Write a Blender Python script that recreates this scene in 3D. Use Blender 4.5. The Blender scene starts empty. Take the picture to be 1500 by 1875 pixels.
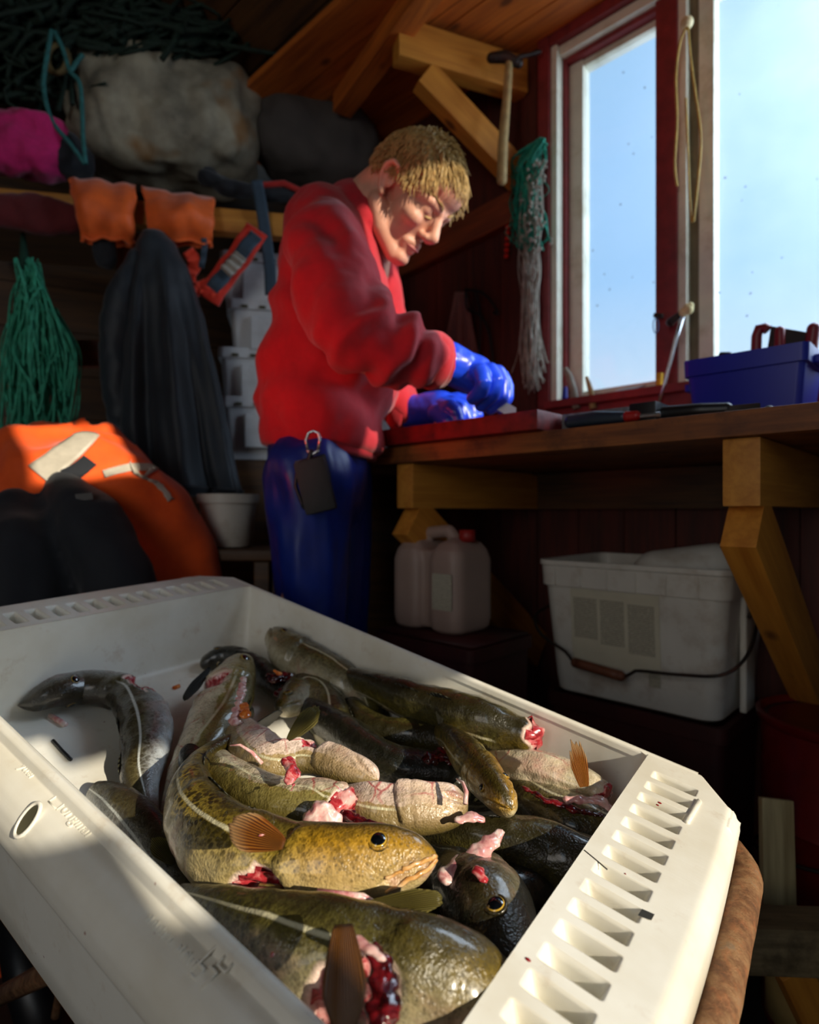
import bpy, bmesh, math, random
from mathutils import Vector as V, Matrix, noise
from math import sin, cos, pi, radians, sqrt, exp
SC = bpy.context.scene
COL = SC.collection
random.seed(7)

# ------------------------------------------------------------------ camera
F = 1100.0            # focal length in pixels of the 1500x1875 frame
H = 0.88              # eye height
cam_d = bpy.data.cameras.new('camera')
cam = bpy.data.objects.new('camera', cam_d); COL.objects.link(cam)
cam.location = (0, 0, H); cam.rotation_euler = (pi/2, 0, 0)
cam_d.sensor_fit = 'VERTICAL'; cam_d.sensor_height = 36; cam_d.lens = 36*F/1875
cam_d.clip_start = 0.02
cam_d.dof.use_dof = True; cam_d.dof.focus_distance = 0.545; cam_d.dof.aperture_fstop = 4.5
SC.camera = cam

# ------------------------------------------------------------------ exposure, sky, sun, window daylight, added lamps
SC.view_settings.view_transform = 'Standard'; SC.view_settings.look = 'None'
SC.view_settings.exposure = 0.0; SC.view_settings.gamma = 1.0; SC.view_settings.use_curve_mapping = False
SC.cycles.use_denoising = True
SC.cycles.max_bounces = 8; SC.cycles.transparent_max_bounces = 16
SC.cycles.sample_clamp_indirect = 6
world = bpy.data.worlds.new('sky'); SC.world = world; world.use_nodes = True
wn = world.node_tree; wn.nodes.clear()
w_out = wn.nodes.new('ShaderNodeOutputWorld'); w_bg = wn.nodes.new('ShaderNodeBackground')
w_tc = wn.nodes.new('ShaderNodeTexCoord'); w_sep = wn.nodes.new('ShaderNodeSeparateXYZ'); w_r = wn.nodes.new('ShaderNodeValToRGB')
wn.links.new(w_tc.outputs['Generated'], w_sep.inputs[0]); wn.links.new(w_sep.outputs['Z'], w_r.inputs[0])
wn.links.new(w_r.outputs[0], w_bg.inputs[0]); wn.links.new(w_bg.outputs[0], w_out.inputs[0])
el = w_r.color_ramp.elements
el[0].position = 0.0; el[0].color = (.62, .76, .90, 1); el[1].position = 0.62; el[1].color = (.36, .66, .95, 1)
for p, c in ((.20, (.60, .79, .94, 1)), (.34, (.33, .62, .95, 1)), (.48, (.34, .63, .96, 1))):
    e = el.new(p); e.color = c
w_bg.inputs[1].default_value = 1.0

SUN = V((.62, -.59, .31)).normalized()      # direction towards the sun
sun_d = bpy.data.lights.new('sun', 'SUN'); sun_d.energy = 5.6; sun_d.angle = radians(.6); sun_d.color = (1, .90, .72)
sun = bpy.data.objects.new('sun', sun_d); COL.objects.link(sun)
sun.rotation_euler = SUN.to_track_quat('Z', 'Y').to_euler(); sun.location = SUN*6 + V((0, 0, 1))

def area(name, loc, target, sx, sy, energy, color, spread=180):
    d = bpy.data.lights.new(name, 'AREA'); d.shape = 'RECTANGLE'; d.size = sx; d.size_y = sy; d.energy = energy; d.color = color
    d.spread = radians(spread)
    o = bpy.data.objects.new(name, d); COL.objects.link(o); o.location = loc
    o.rotation_euler = (V(loc)-V(target)).to_track_quat('Z', 'Y').to_euler()
    return o
area('window_daylight', (1.35, 1.25, 1.75), (-.1, .9, .75), .8, .9, 26.0, (.78, .9, 1.0))
area('rear_fill', (-1.1, -1.5, 1.5), (.1, 1.5, 1.15), .8, 1.5, 8.5, (1.0, .93, .84))  # soft fill lamp added behind left of the camera, no doorway there
hd = bpy.data.lights.new('red_spot', 'SPOT'); hd.energy = 9; hd.color = (1, .05, .02); hd.spot_size = radians(44); hd.spot_blend = .6; hd.shadow_soft_size = .09  # red spot added for the red glow on the man, its source unseen
ho = bpy.data.objects.new('red_spot', hd); COL.objects.link(ho); ho.location = (-.70, .62, .93)
ho.rotation_euler = (V(ho.location)-V((.0, 1.22, 1.27))).to_track_quat('Z', 'Y').to_euler()

# ------------------------------------------------------------------ placing helpers
def P(x, y, Y):                                # point seen at (x, y) at depth Y
    return V(((x-750)/F*Y, Y, H-(y-937.5)/F*Y))
def ray(x, y): return V(((x-750)/F, 1.0, -(y-937.5)/F))
N2 = V((.6913, .7226, 0)); U2 = V((-.7226, .6913, 0))     # window wall: outward normal, receding direction
WALL = 1.456; EDGE = .906
def onwall(x, y, off=0.0):                     # point on a plane parallel to the window wall, off metres inside
    r = ray(x, y); t = (WALL-off)/r.dot(N2); p = r*t; return V((p.x, p.y, p.z+H))
def onz(x, y, z):
    r = ray(x, y); t = (z-H)/r.z; p = r*t; return V((p.x, p.y, z))
DB = V((.91, .41, 0)).normalized(); NB = V((-DB.y, DB.x, 0)); BACK = NB.dot(V((0, 2.6, 0)))
def onback(x, y, off=0.0):
    r = ray(x, y); t = (BACK-off)/r.dot(NB); p = r*t; return V((p.x, p.y, p.z+H))
# fish box frame
SB = .65
BO = P(1186.3, 1381.4, SB)
pB = P(455.7, 1072.6, SB*1.5728); pD = P(760.1, 2026.0, SB*.4411)
EA = (pB-BO).normalized(); EB = (pD-BO); EB = (EB-EA*EB.dot(EA)).normalized(); EC = EA.cross(EB)
if EC.z < 0: EC = -EC
LA = (pB-BO).length; LB = (pD-BO).dot(EB)
def bx(a, b, c): return BO+EA*a+EB*b+EC*c
def FB(x, y, c=0.0):                           # pixel -> point on the plane c above the box rim
    r = ray(x, y); o = V((0, 0, H)); t = ((BO-o).dot(EC)+c)/r.dot(EC); return o+r*t
BOXM = Matrix.Translation(BO) @ Matrix((EA, EB, EC)).transposed().to_4x4()

# ------------------------------------------------------------------ object helpers
def tag(o, label=None, cat=None, group=None, kind=None):
    if label: o['label'] = label
    if cat: o['category'] = cat
    if group: o['group'] = group
    if kind: o['kind'] = kind
    return o
def mesh_obj(name, verts, faces, m, parent=None, smooth=True, mat=None, attrs=None):
    me = bpy.data.meshes.new(name); me.from_pydata([tuple(v) for v in verts], [], faces); me.update()
    return link(name, me, m, parent, smooth, mat, attrs)
def link(name, me, m, parent=None, smooth=True, matrix=None, attrs=None):
    if m is not None:
        me.materials.clear(); me.materials.append(m)
    if smooth:
        for p in me.polygons: p.use_smooth = True
    if attrs:
        for k, vals in attrs.items():
            a = me.attributes.new(k, 'FLOAT', 'POINT'); a.data.foreach_set('value', vals)
    o = bpy.data.objects.new(name, me); COL.objects.link(o)
    if matrix is not None: o.matrix_basis = matrix
    if parent is not None:
        o.parent = parent; o.matrix_parent_inverse = abs_m(parent).inverted()
    return o
def abs_m(o):
    m = o.matrix_basis.copy()
    if o.parent is not None: m = abs_m(o.parent) @ o.matrix_parent_inverse @ m
    return m
def empty(name, loc, label, cat, group=None):
    o = bpy.data.objects.new(name, None); COL.objects.link(o); o.location = loc; o.empty_display_size = .05
    return tag(o, label, cat, group)
def autosmooth(o, ang=35):
    o.data.set_sharp_from_angle(angle=radians(ang)); return o

class MB:
    """collects shapes into ONE mesh"""
    def __init__(s): s.v = []; s.f = []; s.at = {}
    def add(s, vs, fs):
        n = len(s.v); s.v += [V(v) for v in vs]; s.f += [tuple(i+n for i in f) for f in fs]; return s
    def box(s, c, d, M=None, bev=0.0):
        bm = bmesh.new(); bmesh.ops.create_cube(bm, size=1)
        for v in bm.verts: v.co = V((v.co.x*d[0], v.co.y*d[1], v.co.z*d[2]))
        if bev: bmesh.ops.bevel(bm, geom=list(bm.edges), offset=bev, segments=2, affect='EDGES', profile=.7)
        bm.verts.index_update()
        vs = [v.co+V(c) for v in bm.verts]
        if M is not None: vs = [M @ v for v in vs]
        s.add(vs, [[v.index for v in f.verts] for f in bm.faces]); bm.free(); return s
    def bar(s, a, b, w, h, up=V((0, 0, 1)), bev=.002, ext=0):   # a beam from a to b
        a = V(a); b = V(b); x = (b-a); L = x.length+2*ext; x.normalize(); y = up.cross(x)
        if y.length < 1e-4: y = V((0, 1, 0)).cross(x)
        y.normalize(); z = x.cross(y)
        M = Matrix.Translation((a+b)/2) @ Matrix((x, y, z)).transposed().to_4x4()
        return s.box((0, 0, 0), (L, w, h), M, bev)
    def tube(s, pts, r, n=10, caps=True, closed=False):
        pts = [V(p) for p in pts]; m = len(pts); rr = r if hasattr(r, '__len__') else [r]*m
        up = None; rings = []
        for i in range(m):
            if closed: t = pts[(i+1) % m]-pts[i-1]
            else: t = pts[min(i+1, m-1)]-pts[max(i-1, 0)]
            if t.length < 1e-9: t = V((0, 0, 1))
            t.normalize()
            if up is None:
                up = V((0, 0, 1)) if abs(t.z) < .9 else V((1, 0, 0))
            x = up-t*up.dot(t)
            if x.length < 1e-6: x = t.orthogonal()
            x.normalize(); up = x; y = t.cross(x)
            rings.append([pts[i]+x*(cos(2*pi*k/n)*rr[i])+y*(sin(2*pi*k/n)*rr[i]) for k in range(n)])
        vs = [v for R in rings for v in R]; fs = []
        for i in range(m if closed else m-1):
            j = (i+1) % m
            for k in range(n):
                k2 = (k+1) % n; fs.append((i*n+k, i*n+k2, j*n+k2, j*n+k))
        if caps and not closed:
            fs.append(tuple(range(n-1, -1, -1))); fs.append(tuple((m-1)*n+k for k in range(n)))
        return s.add(vs, fs)
    def rings(s, rings, cap0=True, cap1=True):
        n = len(rings[0]); m = len(rings); vs = [v for R in rings for v in R]; fs = []
        for i in range(m-1):
            for k in range(n):
                k2 = (k+1) % n; fs.append((i*n+k, i*n+k2, (i+1)*n+k2, (i+1)*n+k))
        if cap0: fs.append(tuple(range(n-1, -1, -1)))
        if cap1: fs.append(tuple((m-1)*n+k for k in range(n)))
        return s.add(vs, fs)
    def ell(s, c, r, M=None, nu=20, nv=12):
        vs = []; fs = []
        for i in range(nv+1):
            th = pi*i/nv
            for k in range(nu):
                ph = 2*pi*k/nu; vs.append(V((c[0]+r[0]*sin(th)*cos(ph), c[1]+r[1]*sin(th)*sin(ph), c[2]+r[2]*cos(th))))
        for i in range(nv):
            for k in range(nu):
                k2 = (k+1) % nu; fs.append((i*nu+k, (i+1)*nu+k, (i+1)*nu+k2, i*nu+k2))
        if M is not None: vs = [M @ v for v in vs]
        return s.add(vs, fs)
    def chain(s, pts, rs, n=14, sub=5):           # rounded capsule chain
        ps, r2 = [], []
        for i in range(len(pts)-1):
            for k in range(sub):
                t = k/sub; ps.append(V(pts[i]).lerp(V(pts[i+1]), t)); r2.append(rs[i]*(1-t)+rs[i+1]*t)
        ps.append(V(pts[-1])); r2.append(rs[-1])
        s.tube(ps, r2, n); s.ell(pts[0], (rs[0],)*3); s.ell(pts[-1], (rs[-1],)*3); return s
    def sheet(s, fn, nu, nv, thick=0.0, both=True):  # fn(u, v)->V, given thickness along normals
        g = [[V(fn(i/nu, j/nv)) for j in range(nv+1)] for i in range(nu+1)]
        def nrm(i, j):
            a = g[min(i+1, nu)][j]-g[max(i-1, 0)][j]; b = g[i][min(j+1, nv)]-g[i][max(j-1, 0)]
            n = a.cross(b); return n.normalized() if n.length > 1e-12 else V((0, 0, 1))
        A = [g[i][j] for i in range(nu+1) for j in range(nv+1)]; W = nv+1
        fs = [(i*W+j, (i+1)*W+j, (i+1)*W+j+1, i*W+j+1) for i in range(nu) for j in range(nv)]
        if thick:
            B = [g[i][j]-nrm(i, j)*thick for i in range(nu+1) for j in range(nv+1)]; n = len(A)
            fs += [(n+i*W+j+1, n+(i+1)*W+j+1, n+(i+1)*W+j, n+i*W+j) for i in range(nu) for j in range(nv)]
            for i in range(nu):
                fs.append((i*W, i*W+n, (i+1)*W+n, (i+1)*W)); fs.append((i*W+nv, (i+1)*W+nv, (i+1)*W+nv+n, i*W+nv+n))
            for j in range(nv):
                fs.append((j, j+1, j+1+n, j+n)); q = nu*W; fs.append((q+j, q+j+n, q+j+1+n, q+j+1))
            A = A+B
        return s.add(A, fs)
    def build(s, name, m, parent=None, smooth=True, matrix=None, attrs=None, sharp=None):
        o = mesh_obj(name, s.v, s.f, m, parent, smooth, matrix, attrs)
        if sharp: autosmooth(o, sharp)
        return o
    def fuse(s, name, m, parent=None, voxel=.004, it=4, disp=None):   # weld overlapping pieces into one surface
        me = bpy.data.meshes.new(name); me.from_pydata([tuple(v) for v in s.v], [], s.f); me.update()
        o = bpy.data.objects.new('tmp', me); COL.objects.link(o)
        r = o.modifiers.new('r', 'REMESH'); r.mode = 'VOXEL'; r.voxel_size = voxel
        if it:
            k = o.modifiers.new('s', 'SMOOTH'); k.iterations = it; k.factor = .5
        dg = bpy.context.evaluated_depsgraph_get(); dg.update()
        new = bpy.data.meshes.new_from_object(o.evaluated_get(dg)); new.name = name
        bpy.data.objects.remove(o); bpy.data.meshes.remove(me)
        if disp:
            co = [v.co.copy() for v in new.vertices]; no = [v.normal.copy() for v in new.vertices]
            for v, c, n in zip(new.vertices, co, no): v.co = c+n*disp(c)
            new.update()
        return link(name, new, m, parent)

def smoothpts(pts, n):                            # Catmull-Rom through tuples, n samples, by chord length
    P_ = [list(p) for p in pts]; m = len(P_)
    d = [0]
    for i in range(1, m): d.append(d[-1]+max(1e-6, sqrt(sum((P_[i][k]-P_[i-1][k])**2 for k in range(3)))))
    out = []
    for q in range(n):
        x = d[-1]*q/(n-1); i = 0
        while i < m-2 and d[i+1] < x: i += 1
        t = (x-d[i])/(d[i+1]-d[i]); t = min(max(t, 0), 1)
        p0 = P_[max(i-1, 0)]; p1 = P_[i]; p2 = P_[i+1]; p3 = P_[min(i+2, m-1)]
        out.append([.5*(2*b+(c-a)*t+(2*a-5*b+4*c-e)*t*t+(3*b-a-3*c+e)*t**3) for a, b, c, e in zip(p0, p1, p2, p3)])
    return out
def ss(a, b, x):
    t = min(max((x-a)/(b-a), 0), 1); return t*t*(3-2*t)
def fold(p, s, amp):                              # cloth folds
    return amp*(noise.noise(p*s)+.5*noise.noise(p*s*2.1+V((3, 1, 2))))

# ------------------------------------------------------------------ materials
def hexc(h):
    c = [int(h[i:i+2], 16)/255 for i in (0, 2, 4)]
    return tuple(x/12.92 if x <= .04045 else ((x+.055)/1.055)**2.4 for x in c)+(1,)
class NT:
    def __init__(s, name):
        s.m = bpy.data.materials.new(name); s.m.use_nodes = True; s.t = s.m.node_tree; s.t.nodes.clear()
        s.out = s.n('OutputMaterial'); s.b = s.n('BsdfPrincipled'); s.l(s.b.outputs[0], s.out.inputs[0])
    def n(s, k, **kw):
        x = s.t.nodes.new('ShaderNode'+k)
        for a, b in kw.items(): setattr(x, a, b)
        return x
    def l(s, a, b): s.t.links.new(a, b)
    def put(s, sock, v):
        if hasattr(v, 'links'): s.l(v, sock)
        else: sock.default_value = v
    def coord(s, scale=(1, 1, 1), kind='Object', rot=(0, 0, 0)):
        tc = s.n('TexCoord'); mp = s.n('Mapping'); mp.inputs['Scale'].default_value = scale; mp.inputs['Rotation'].default_value = rot
        s.l(tc.outputs[kind], mp.inputs[0]); return mp.outputs[0]
    def noise(s, vec, scale, detail=4, rough=.55, dist=0):
        x = s.n('TexNoise'); s.l(vec, x.inputs['Vector']); x.inputs['Scale'].default_value = scale
        x.inputs['Detail'].default_value = detail; x.inputs['Roughness'].default_value = rough; x.inputs['Distortion'].default_value = dist
        return x.outputs['Fac']
    def vor(s, vec, scale, feature='F1', out='Distance', rnd=1.0):
        x = s.n('TexVoronoi'); x.feature = feature; s.l(vec, x.inputs['Vector']); x.inputs['Scale'].default_value = scale; x.inputs['Randomness'].default_value = rnd
        return x.outputs[out]
    def ramp(s, fac, stops, interp='LINEAR'):
        x = s.n('ValToRGB'); e = x.color_ramp.elements; x.color_ramp.interpolation = interp
        while len(e) < len(stops): e.new(.5)
        for k, (p, c) in zip(e, stops):
            k.position = p; k.color = c if hasattr(c, '__len__') else (c, c, c, 1)
        s.l(fac, x.inputs[0]); return x.outputs[0]
    def mix(s, fac, a, b, mode='MIX'):
        x = s.n('Mix'); x.data_type = 'RGBA'; x.blend_type = mode
        s.put(x.inputs[0], fac); s.put(x.inputs[6], a); s.put(x.inputs[7], b); return x.outputs[2]
    def math(s, op, a, b=0.0, c=None, clamp=False):
        x = s.n('Math'); x.operation = op; x.use_clamp = clamp; s.put(x.inputs[0], a); s.put(x.inputs[1], b)
        if c is not None: s.put(x.inputs[2], c)
        return x.outputs[0]
    def attr(s, name):
        x = s.n('Attribute'); x.attribute_name = name; return x.outputs['Fac']
    def bump(s, h, strength=.4, dist=.002):
        x = s.n('Bump'); x.inputs['Strength'].default_value = strength; x.inputs['Distance'].default_value = dist
        s.l(h, x.inputs['Height']); s.l(x.outputs[0], s.b.inputs['Normal']); return x
    def base(s, c, rough=.5, **kw):
        s.put(s.b.inputs['Base Color'], c); s.put(s.b.inputs['Roughness'], rough)
        for k, v in kw.items(): s.put(s.b.inputs[k.replace('_', ' ')], v)
        return s.m
def plain(name, c, rough=.5, var=.25, scale=25, bump=.15, dirt=None, dirt_amt=.4, dscale=9, **kw):
    t = NT(name); co = t.coord(); c = hexc(c) if isinstance(c, str) else c
    f = t.noise(co, scale, 5)
    dark = tuple(x*(1-var) for x in c[:3])+(1,); lite = tuple(min(1, x*(1+var)) for x in c[:3])+(1,)
    col = t.ramp(f, [(.3, dark), (.7, lite)])
    if dirt:
        d = t.ramp(t.noise(co, dscale, 6, .65), [(.52, 0.0), (.72, 1.0)])
        col = t.mix(t.math('MULTIPLY', d, dirt_amt), col, hexc(dirt))
    t.base(col, rough, **kw)
    if bump: t.bump(f, bump, .003)
    return t.m
def wood(name, c1, c2, axis=0, scale=14, rough=.6, knots=True, dirt=None):
    t = NT(name); sc = [1, 1, 1]; sc[axis] = .07
    co = t.coord(sc); f = t.noise(co, scale*2.2, 6, .6, .8); g = t.noise(co, scale*9, 3)
    col = t.ramp(t.math('MULTIPLY_ADD', g, .35, t.math('MULTIPLY', f, .65)), [(.32, hexc(c2)), (.62, hexc(c1))])
    if knots:
        kc = [1, 1, 1]; kc[axis] = .55
        k = t.vor(t.coord(kc), 9); km = t.ramp(k, [(.06, 1.0), (.13, 0.0)])
        col = t.mix(t.math('MULTIPLY', km, .8), col, hexc('4a2208'))
    if dirt:
        d = t.ramp(t.noise(t.coord(), 11, 6, .7), [(.48, 0.0), (.66, 1.0)]); col = t.mix(t.math('MULTIPLY', d, .75), col, hexc(dirt))
    t.base(col, rough); t.bump(f, .25, .003); return t.m
def fabric(name, c, rough=.85, var=.15, scale=90, bump=.25, sheen=.2):
    t = NT(name); co = t.coord(); f = t.noise(co, scale, 4); g = t.noise(co, 9, 3); c = hexc(c)
    col = t.ramp(t.math('MULTIPLY_ADD', f, .5, t.math('MULTIPLY', g, .5)), [(.35, tuple(x*(1-var) for x in c[:3])+(1,)), (.65, tuple(min(1, x*(1+var)) for x in c[:3])+(1,))])
    t.base(col, rough, Sheen_Weight=sheen); t.bump(f, bump, .002); return t.m

# material library
M_plastic = None
def box_plastic():
    t = NT('white_box_plastic'); co = t.coord()
    f = t.noise(co, 6, 5, .6); col = t.ramp(f, [(.35, hexc('ddd6c4')), (.6, hexc('eeebe0'))])
    st = t.ramp(t.noise(co, 28, 6, .7), [(.58, 0.0), (.75, 1.0)]); col = t.mix(t.math('MULTIPLY', st, .35), col, hexc('b08a5c'))
    sp = t.ramp(t.vor(co, 55), [(.045, 1.0), (.075, 0.0)]); sel = t.ramp(t.noise(co, 9, 2), [(.56, 0.0), (.62, 1.0)])
    col = t.mix(t.math('MULTIPLY', t.math('MULTIPLY', sp, sel), .8), col, hexc('8a3a22'))
    t.base(col, .38, Specular_IOR_Level=.45); t.b.inputs['Subsurface Weight'].default_value = .0
    sc = t.noise(t.coord((1, 14, 1), rot=(.3, .2, .6)), 30, 4); t.bump(sc, .06, .002); return t.m
M_plastic = box_plastic()
M_white2 = plain('old_white_plastic', 'cdc8bd', .45, .06, 12, .05, '8a6a44', .5, 14)
M_whitecrate = plain('crate_white_plastic', 'c4c8cc', .5, .06, 12, .05, '7a7468', .35, 10)
M_blueplastic = plain('blue_plastic', '0a1f9a', .42, .12, 8, .03)
M_pine = wood('pale_pine', 'c98a34', 'a5651c', 0)
M_pinev = wood('knotty_pine', 'cf8a30', 'a86418', 0, knots=True)
M_wood_red = wood('reddish_boards', '8a3c12', '4c1a08', 0)
M_wood_dark = wood('dark_old_boards', '5e3c18', '2c1a0b', 0)
M_wood_ceil = wood('orange_ceiling_boards', 'd07022', '8a4212', 0)
M_wood_wall = wood('red_stained_boards', '5c2010', '30100a', 2)
M_bench = wood('stained_bench_top', '9a5a24', '54290c', 0, dirt='3b1a0c')
M_wood_loft = wood('loft_boards', '5c3a16', '2a180a', 0)
M_beamgrey = wood('weathered_beam', '8d7a58', '4a3c22', 0, dirt='2e2413', knots=False)
M_redpaint = plain('flaking_red_paint', '7c2527', .6, .2, 30, .2, '4a1c18', .5, 16)
M_whitepaint = plain('old_white_paint', 'd8d6c2', .6, .07, 20, .2, '9a8a5c', .55, 11)
M_olive = plain('grey_putty', '6b5f45', .7, .2, 20, .2)
M_red_board = plain('red_cutting_board', '7c120e', .5, .3, 40, .3, '260605', .85, 26)
M_greyslab = plain('grey_slab', '6a6a6a', .6, .3, 60, .4, 'a8a8a8', .6, 30)
M_black = plain('black_plastic', '101114', .4, .3, 30, .1)
M_steel = plain('steel', 'b8bcc0', .25, .1, 30, .05, Metallic=.9)
M_darksteel = plain('dark_iron', '2e2622', .5, .3, 40, .2, '5a2a14', .6, 30, Metallic=.5)
M_floor = plain('dark_dirty_floor', '1d1712', .8, .4, 8, .3)
def rust():
    t = NT('rusty_tube'); co = t.coord(); f = t.noise(co, 38, 8, .72); g = t.noise(co, 130, 5, .6)
    col = t.ramp(f, [(.25, hexc('30221a')), (.45, hexc('6e4a2e')), (.58, hexc('8d6a48')), (.75, hexc('6d675c'))])
    col = t.mix(t.ramp(g, [(.5, 0.0), (.7, .7)]), col, hexc('96603c')); t.base(col, .7, Metallic=.25)
    t.bump(t.math('ADD', f, t.math('MULTIPLY', g, .6)), .7, .004); return t.m
M_rust = rust()
def glass(name, dust, seed):
    t = NT(name); tr = t.n('BsdfTransparent'); tr.inputs[0].default_value = (.93, .96, 1, 1)
    df = t.n('BsdfDiffuse'); df.inputs[0].default_value = (.8, .85, .9, 1); tl = t.n('BsdfTranslucent'); tl.inputs[0].default_value = (.92, .95, 1, 1)
    gl = t.n('BsdfGlossy'); gl.inputs[1].default_value = .05
    co = t.coord(); d = t.ramp(t.noise(co, 5+seed, 6, .6), [(.3, dust*.85), (.75, min(1, dust*1.2))])
    sp = t.ramp(t.vor(co, 26), [(.05, 1.0), (.09, 0.0)]); sl = t.ramp(t.noise(co, 12, 3), [(.5, 0.0), (.58, .7)]); sp = t.math('MULTIPLY', sp, sl)
    a = t.n('MixShader'); a.inputs[0].default_value = .8; t.l(df.outputs[0], a.inputs[1]); t.l(tl.outputs[0], a.inputs[2])
    b = t.n('MixShader'); t.l(d, b.inputs[0]); t.l(tr.outputs[0], b.inputs[1]); t.l(a.outputs[0], b.inputs[2])
    dk = t.n('BsdfDiffuse'); dk.inputs[0].default_value = (.12, .13, .12, 1)
    c = t.n('MixShader'); t.l(sp, c.inputs[0]); t.l(b.outputs[0], c.inputs[1]); t.l(dk.outputs[0], c.inputs[2])
    e = t.n('MixShader'); e.inputs[0].default_value = .04; t.l(c.outputs[0], e.inputs[1]); t.l(gl.outputs[0], e.inputs[2])
    t.l(e.outputs[0], t.out.inputs[0]); return t.m
M_glass1 = glass('dusty_glass', .10, 0); M_glass2 = glass('dirtier_glass', .12, 3)

# ------------------------------------------------------------------ the room
def planked(name, M, x0, x1, z0, z1, step, mat, vertical=True, thick=.02, holes=(), gap=.003):
    mb = MB(); rnd = random.Random(len(name))
    a, b = (x0, x1) if vertical else (z0, z1); k = a
    while k < b-1e-6:
        k2 = min(k+step, b); off = rnd.uniform(-.002, .002)
        spans = [(z0, z1)] if vertical else [(x0, x1)]
        cuts = sorted({k, k2} | {e for h in holes for e in ((h[0], h[1]) if vertical else (h[2], h[3])) if k < e < k2})
        for q0, q1 in zip(cuts[:-1], cuts[1:]):
            mid = (q0+q1)/2; sp = list(spans)
            for h in holes:
                lo, hi = (h[0], h[1]) if vertical else (h[2], h[3]); s0, s1 = (h[2], h[3]) if vertical else (h[0], h[1])
                if lo <= mid <= hi:
                    nsp = []
                    for u0, u1 in sp:
                        if s1 <= u0 or s0 >= u1: nsp.append((u0, u1)); continue
                        if s0 > u0: nsp.append((u0, s0))
                        if s1 < u1: nsp.append((s1, u1))
                    sp = nsp
            g0 = gap/2 if q0 == k else 0; g1 = gap/2 if q1 == k2 else 0
            for u0, u1 in sp:
                c = ((q0+g0+q1-g1)/2, thick/2+off, (u0+u1)/2) if vertical else ((u0+u1)/2, thick/2+off, (q0+g0+q1-g1)/2)
                d = (q1-q0-g0-g1, thick, u1-u0) if vertical else (u1-u0, thick, q1-q0-g0-g1)
                mb.box(c, d)
        k = k2
    # backing so no light leaks between the boards
    for h0, h1, v0, v1 in backing(x0, x1, z0, z1, holes):
        mb.box(((h0+h1)/2, thick+.012, (v0+v1)/2), (h1-h0, .012, v1-v0))
    return tag(mb.build(name, mat, None, False, M), kind='structure')
def backing(x0, x1, z0, z1, holes):
    xs = sorted({x0, x1} | {h[i] for h in holes for i in (0, 1)}); zs = sorted({z0, z1} | {h[i] for h in holes for i in (2, 3)}); out = []
    for a, b in zip(xs[:-1], xs[1:]):
        for c, d in zip(zs[:-1], zs[1:]):
            if b-a > 1e-5 and d-c > 1e-5 and not any(h[0] <= (a+b)/2 <= h[1] and h[2] <= (c+d)/2 <= h[3] for h in holes): out.append((a, b, c, d))
    return out
def frame(o, x, y): x = V(x).normalized(); y = V(y).normalized(); return Matrix.Translation(o) @ Matrix((x, y, V((0, 0, 1)))).transposed().to_4x4()
MW = frame(N2*WALL, -U2, N2)             # window wall frame: x to the right, y outwards
MWi = MW.inverted()
def wl(x, y, off=0.0): q = MWi @ onwall(x, y, off); return q.x, q.z
CEIL = 2.17
L_red0 = wl(992, 500)[0]; L_w0 = wl(1013, 500)[0]; L_r1 = wl(1031, 500, -.02)[0]; L_s0 = wl(1046, 500, -.045)[0]; L_p0 = wl(1072, 500, -.05)[0]
L_m0 = wl(1213, 500, -.05)[0]; L_m1 = wl(1241, 500, -.01)[0]; L_o0 = wl(1262, 500, -.03)[0]; L_q0 = wl(1283, 500, -.05)[0]; L_p1 = wl(1311, 500, -.05)[0]
Z_P0 = wl(1150, 703, -.05)[1]; Z_P1 = wl(1071, 123, -.05)[1]; L_END = L_p1+.62
hole = (L_w0, L_END+.05, Z_P0-.045, Z_P1+.055)
planked('wall_right', MW, -1.90, .98, 0, CEIL+.05, .125, M_wood_wall, True, holes=[hole])
MBk = frame(NB*BACK, DB, NB)
planked('wall_back', MBk, -2.2, .78, 0, 4.3, .15, M_wood_dark, False)
MLf = frame((-1.75, 0, 0), (0, 1, 0), (-1, 0, 0)); planked('wall_left', MLf, -2.6, 1.9, 0, 4.6, .14, M_wood_dark, True)
LREAR = .95
MR = frame(-U2*LREAR, -N2, -U2); MRi = MR.inverted()   # rear wall, x to its right seen from inside
def rear(p):                                # where the sun ray through p crosses the rear wall
    p = V(p); t = (LREAR-p.dot(-U2))/SUN.dot(-U2); q = MRi @ (p+SUN*t); return q.x, q.z
def rect(pts, pad=0.0):
    q = [rear(p) for p in pts]; return (min(a for a, _ in q)-pad, max(a for a, _ in q)+pad, min(b for _, b in q)-pad, max(b for _, b in q)+pad)
SUN_PATCH_HOLES = []
# openings added to the unseen end wall, cut to shape the sun patches
SUN_PATCH_HOLES += [(-.74, -.30, .86, 1.20), (-.30, -.21, .975, 1.22), (-.22, -.17, 1.10, 1.26), (-.17, -.07, 1.16, 1.31),
               (-1.05, -.785, 1.66, 2.15), (-.50, -.33, 1.74, 1.93)]
planked('wall_rear', MR, -WALL-.05, 2.6, 0, 4.3, .14, M_wood_dark, True, holes=SUN_PATCH_HOLES)
fl = MB(); fl.box((-.5, -2.0, -.02), (3.0, 4.1, .04)); tag(fl.build('floor', M_floor, None, False, MW), kind='structure')
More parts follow.
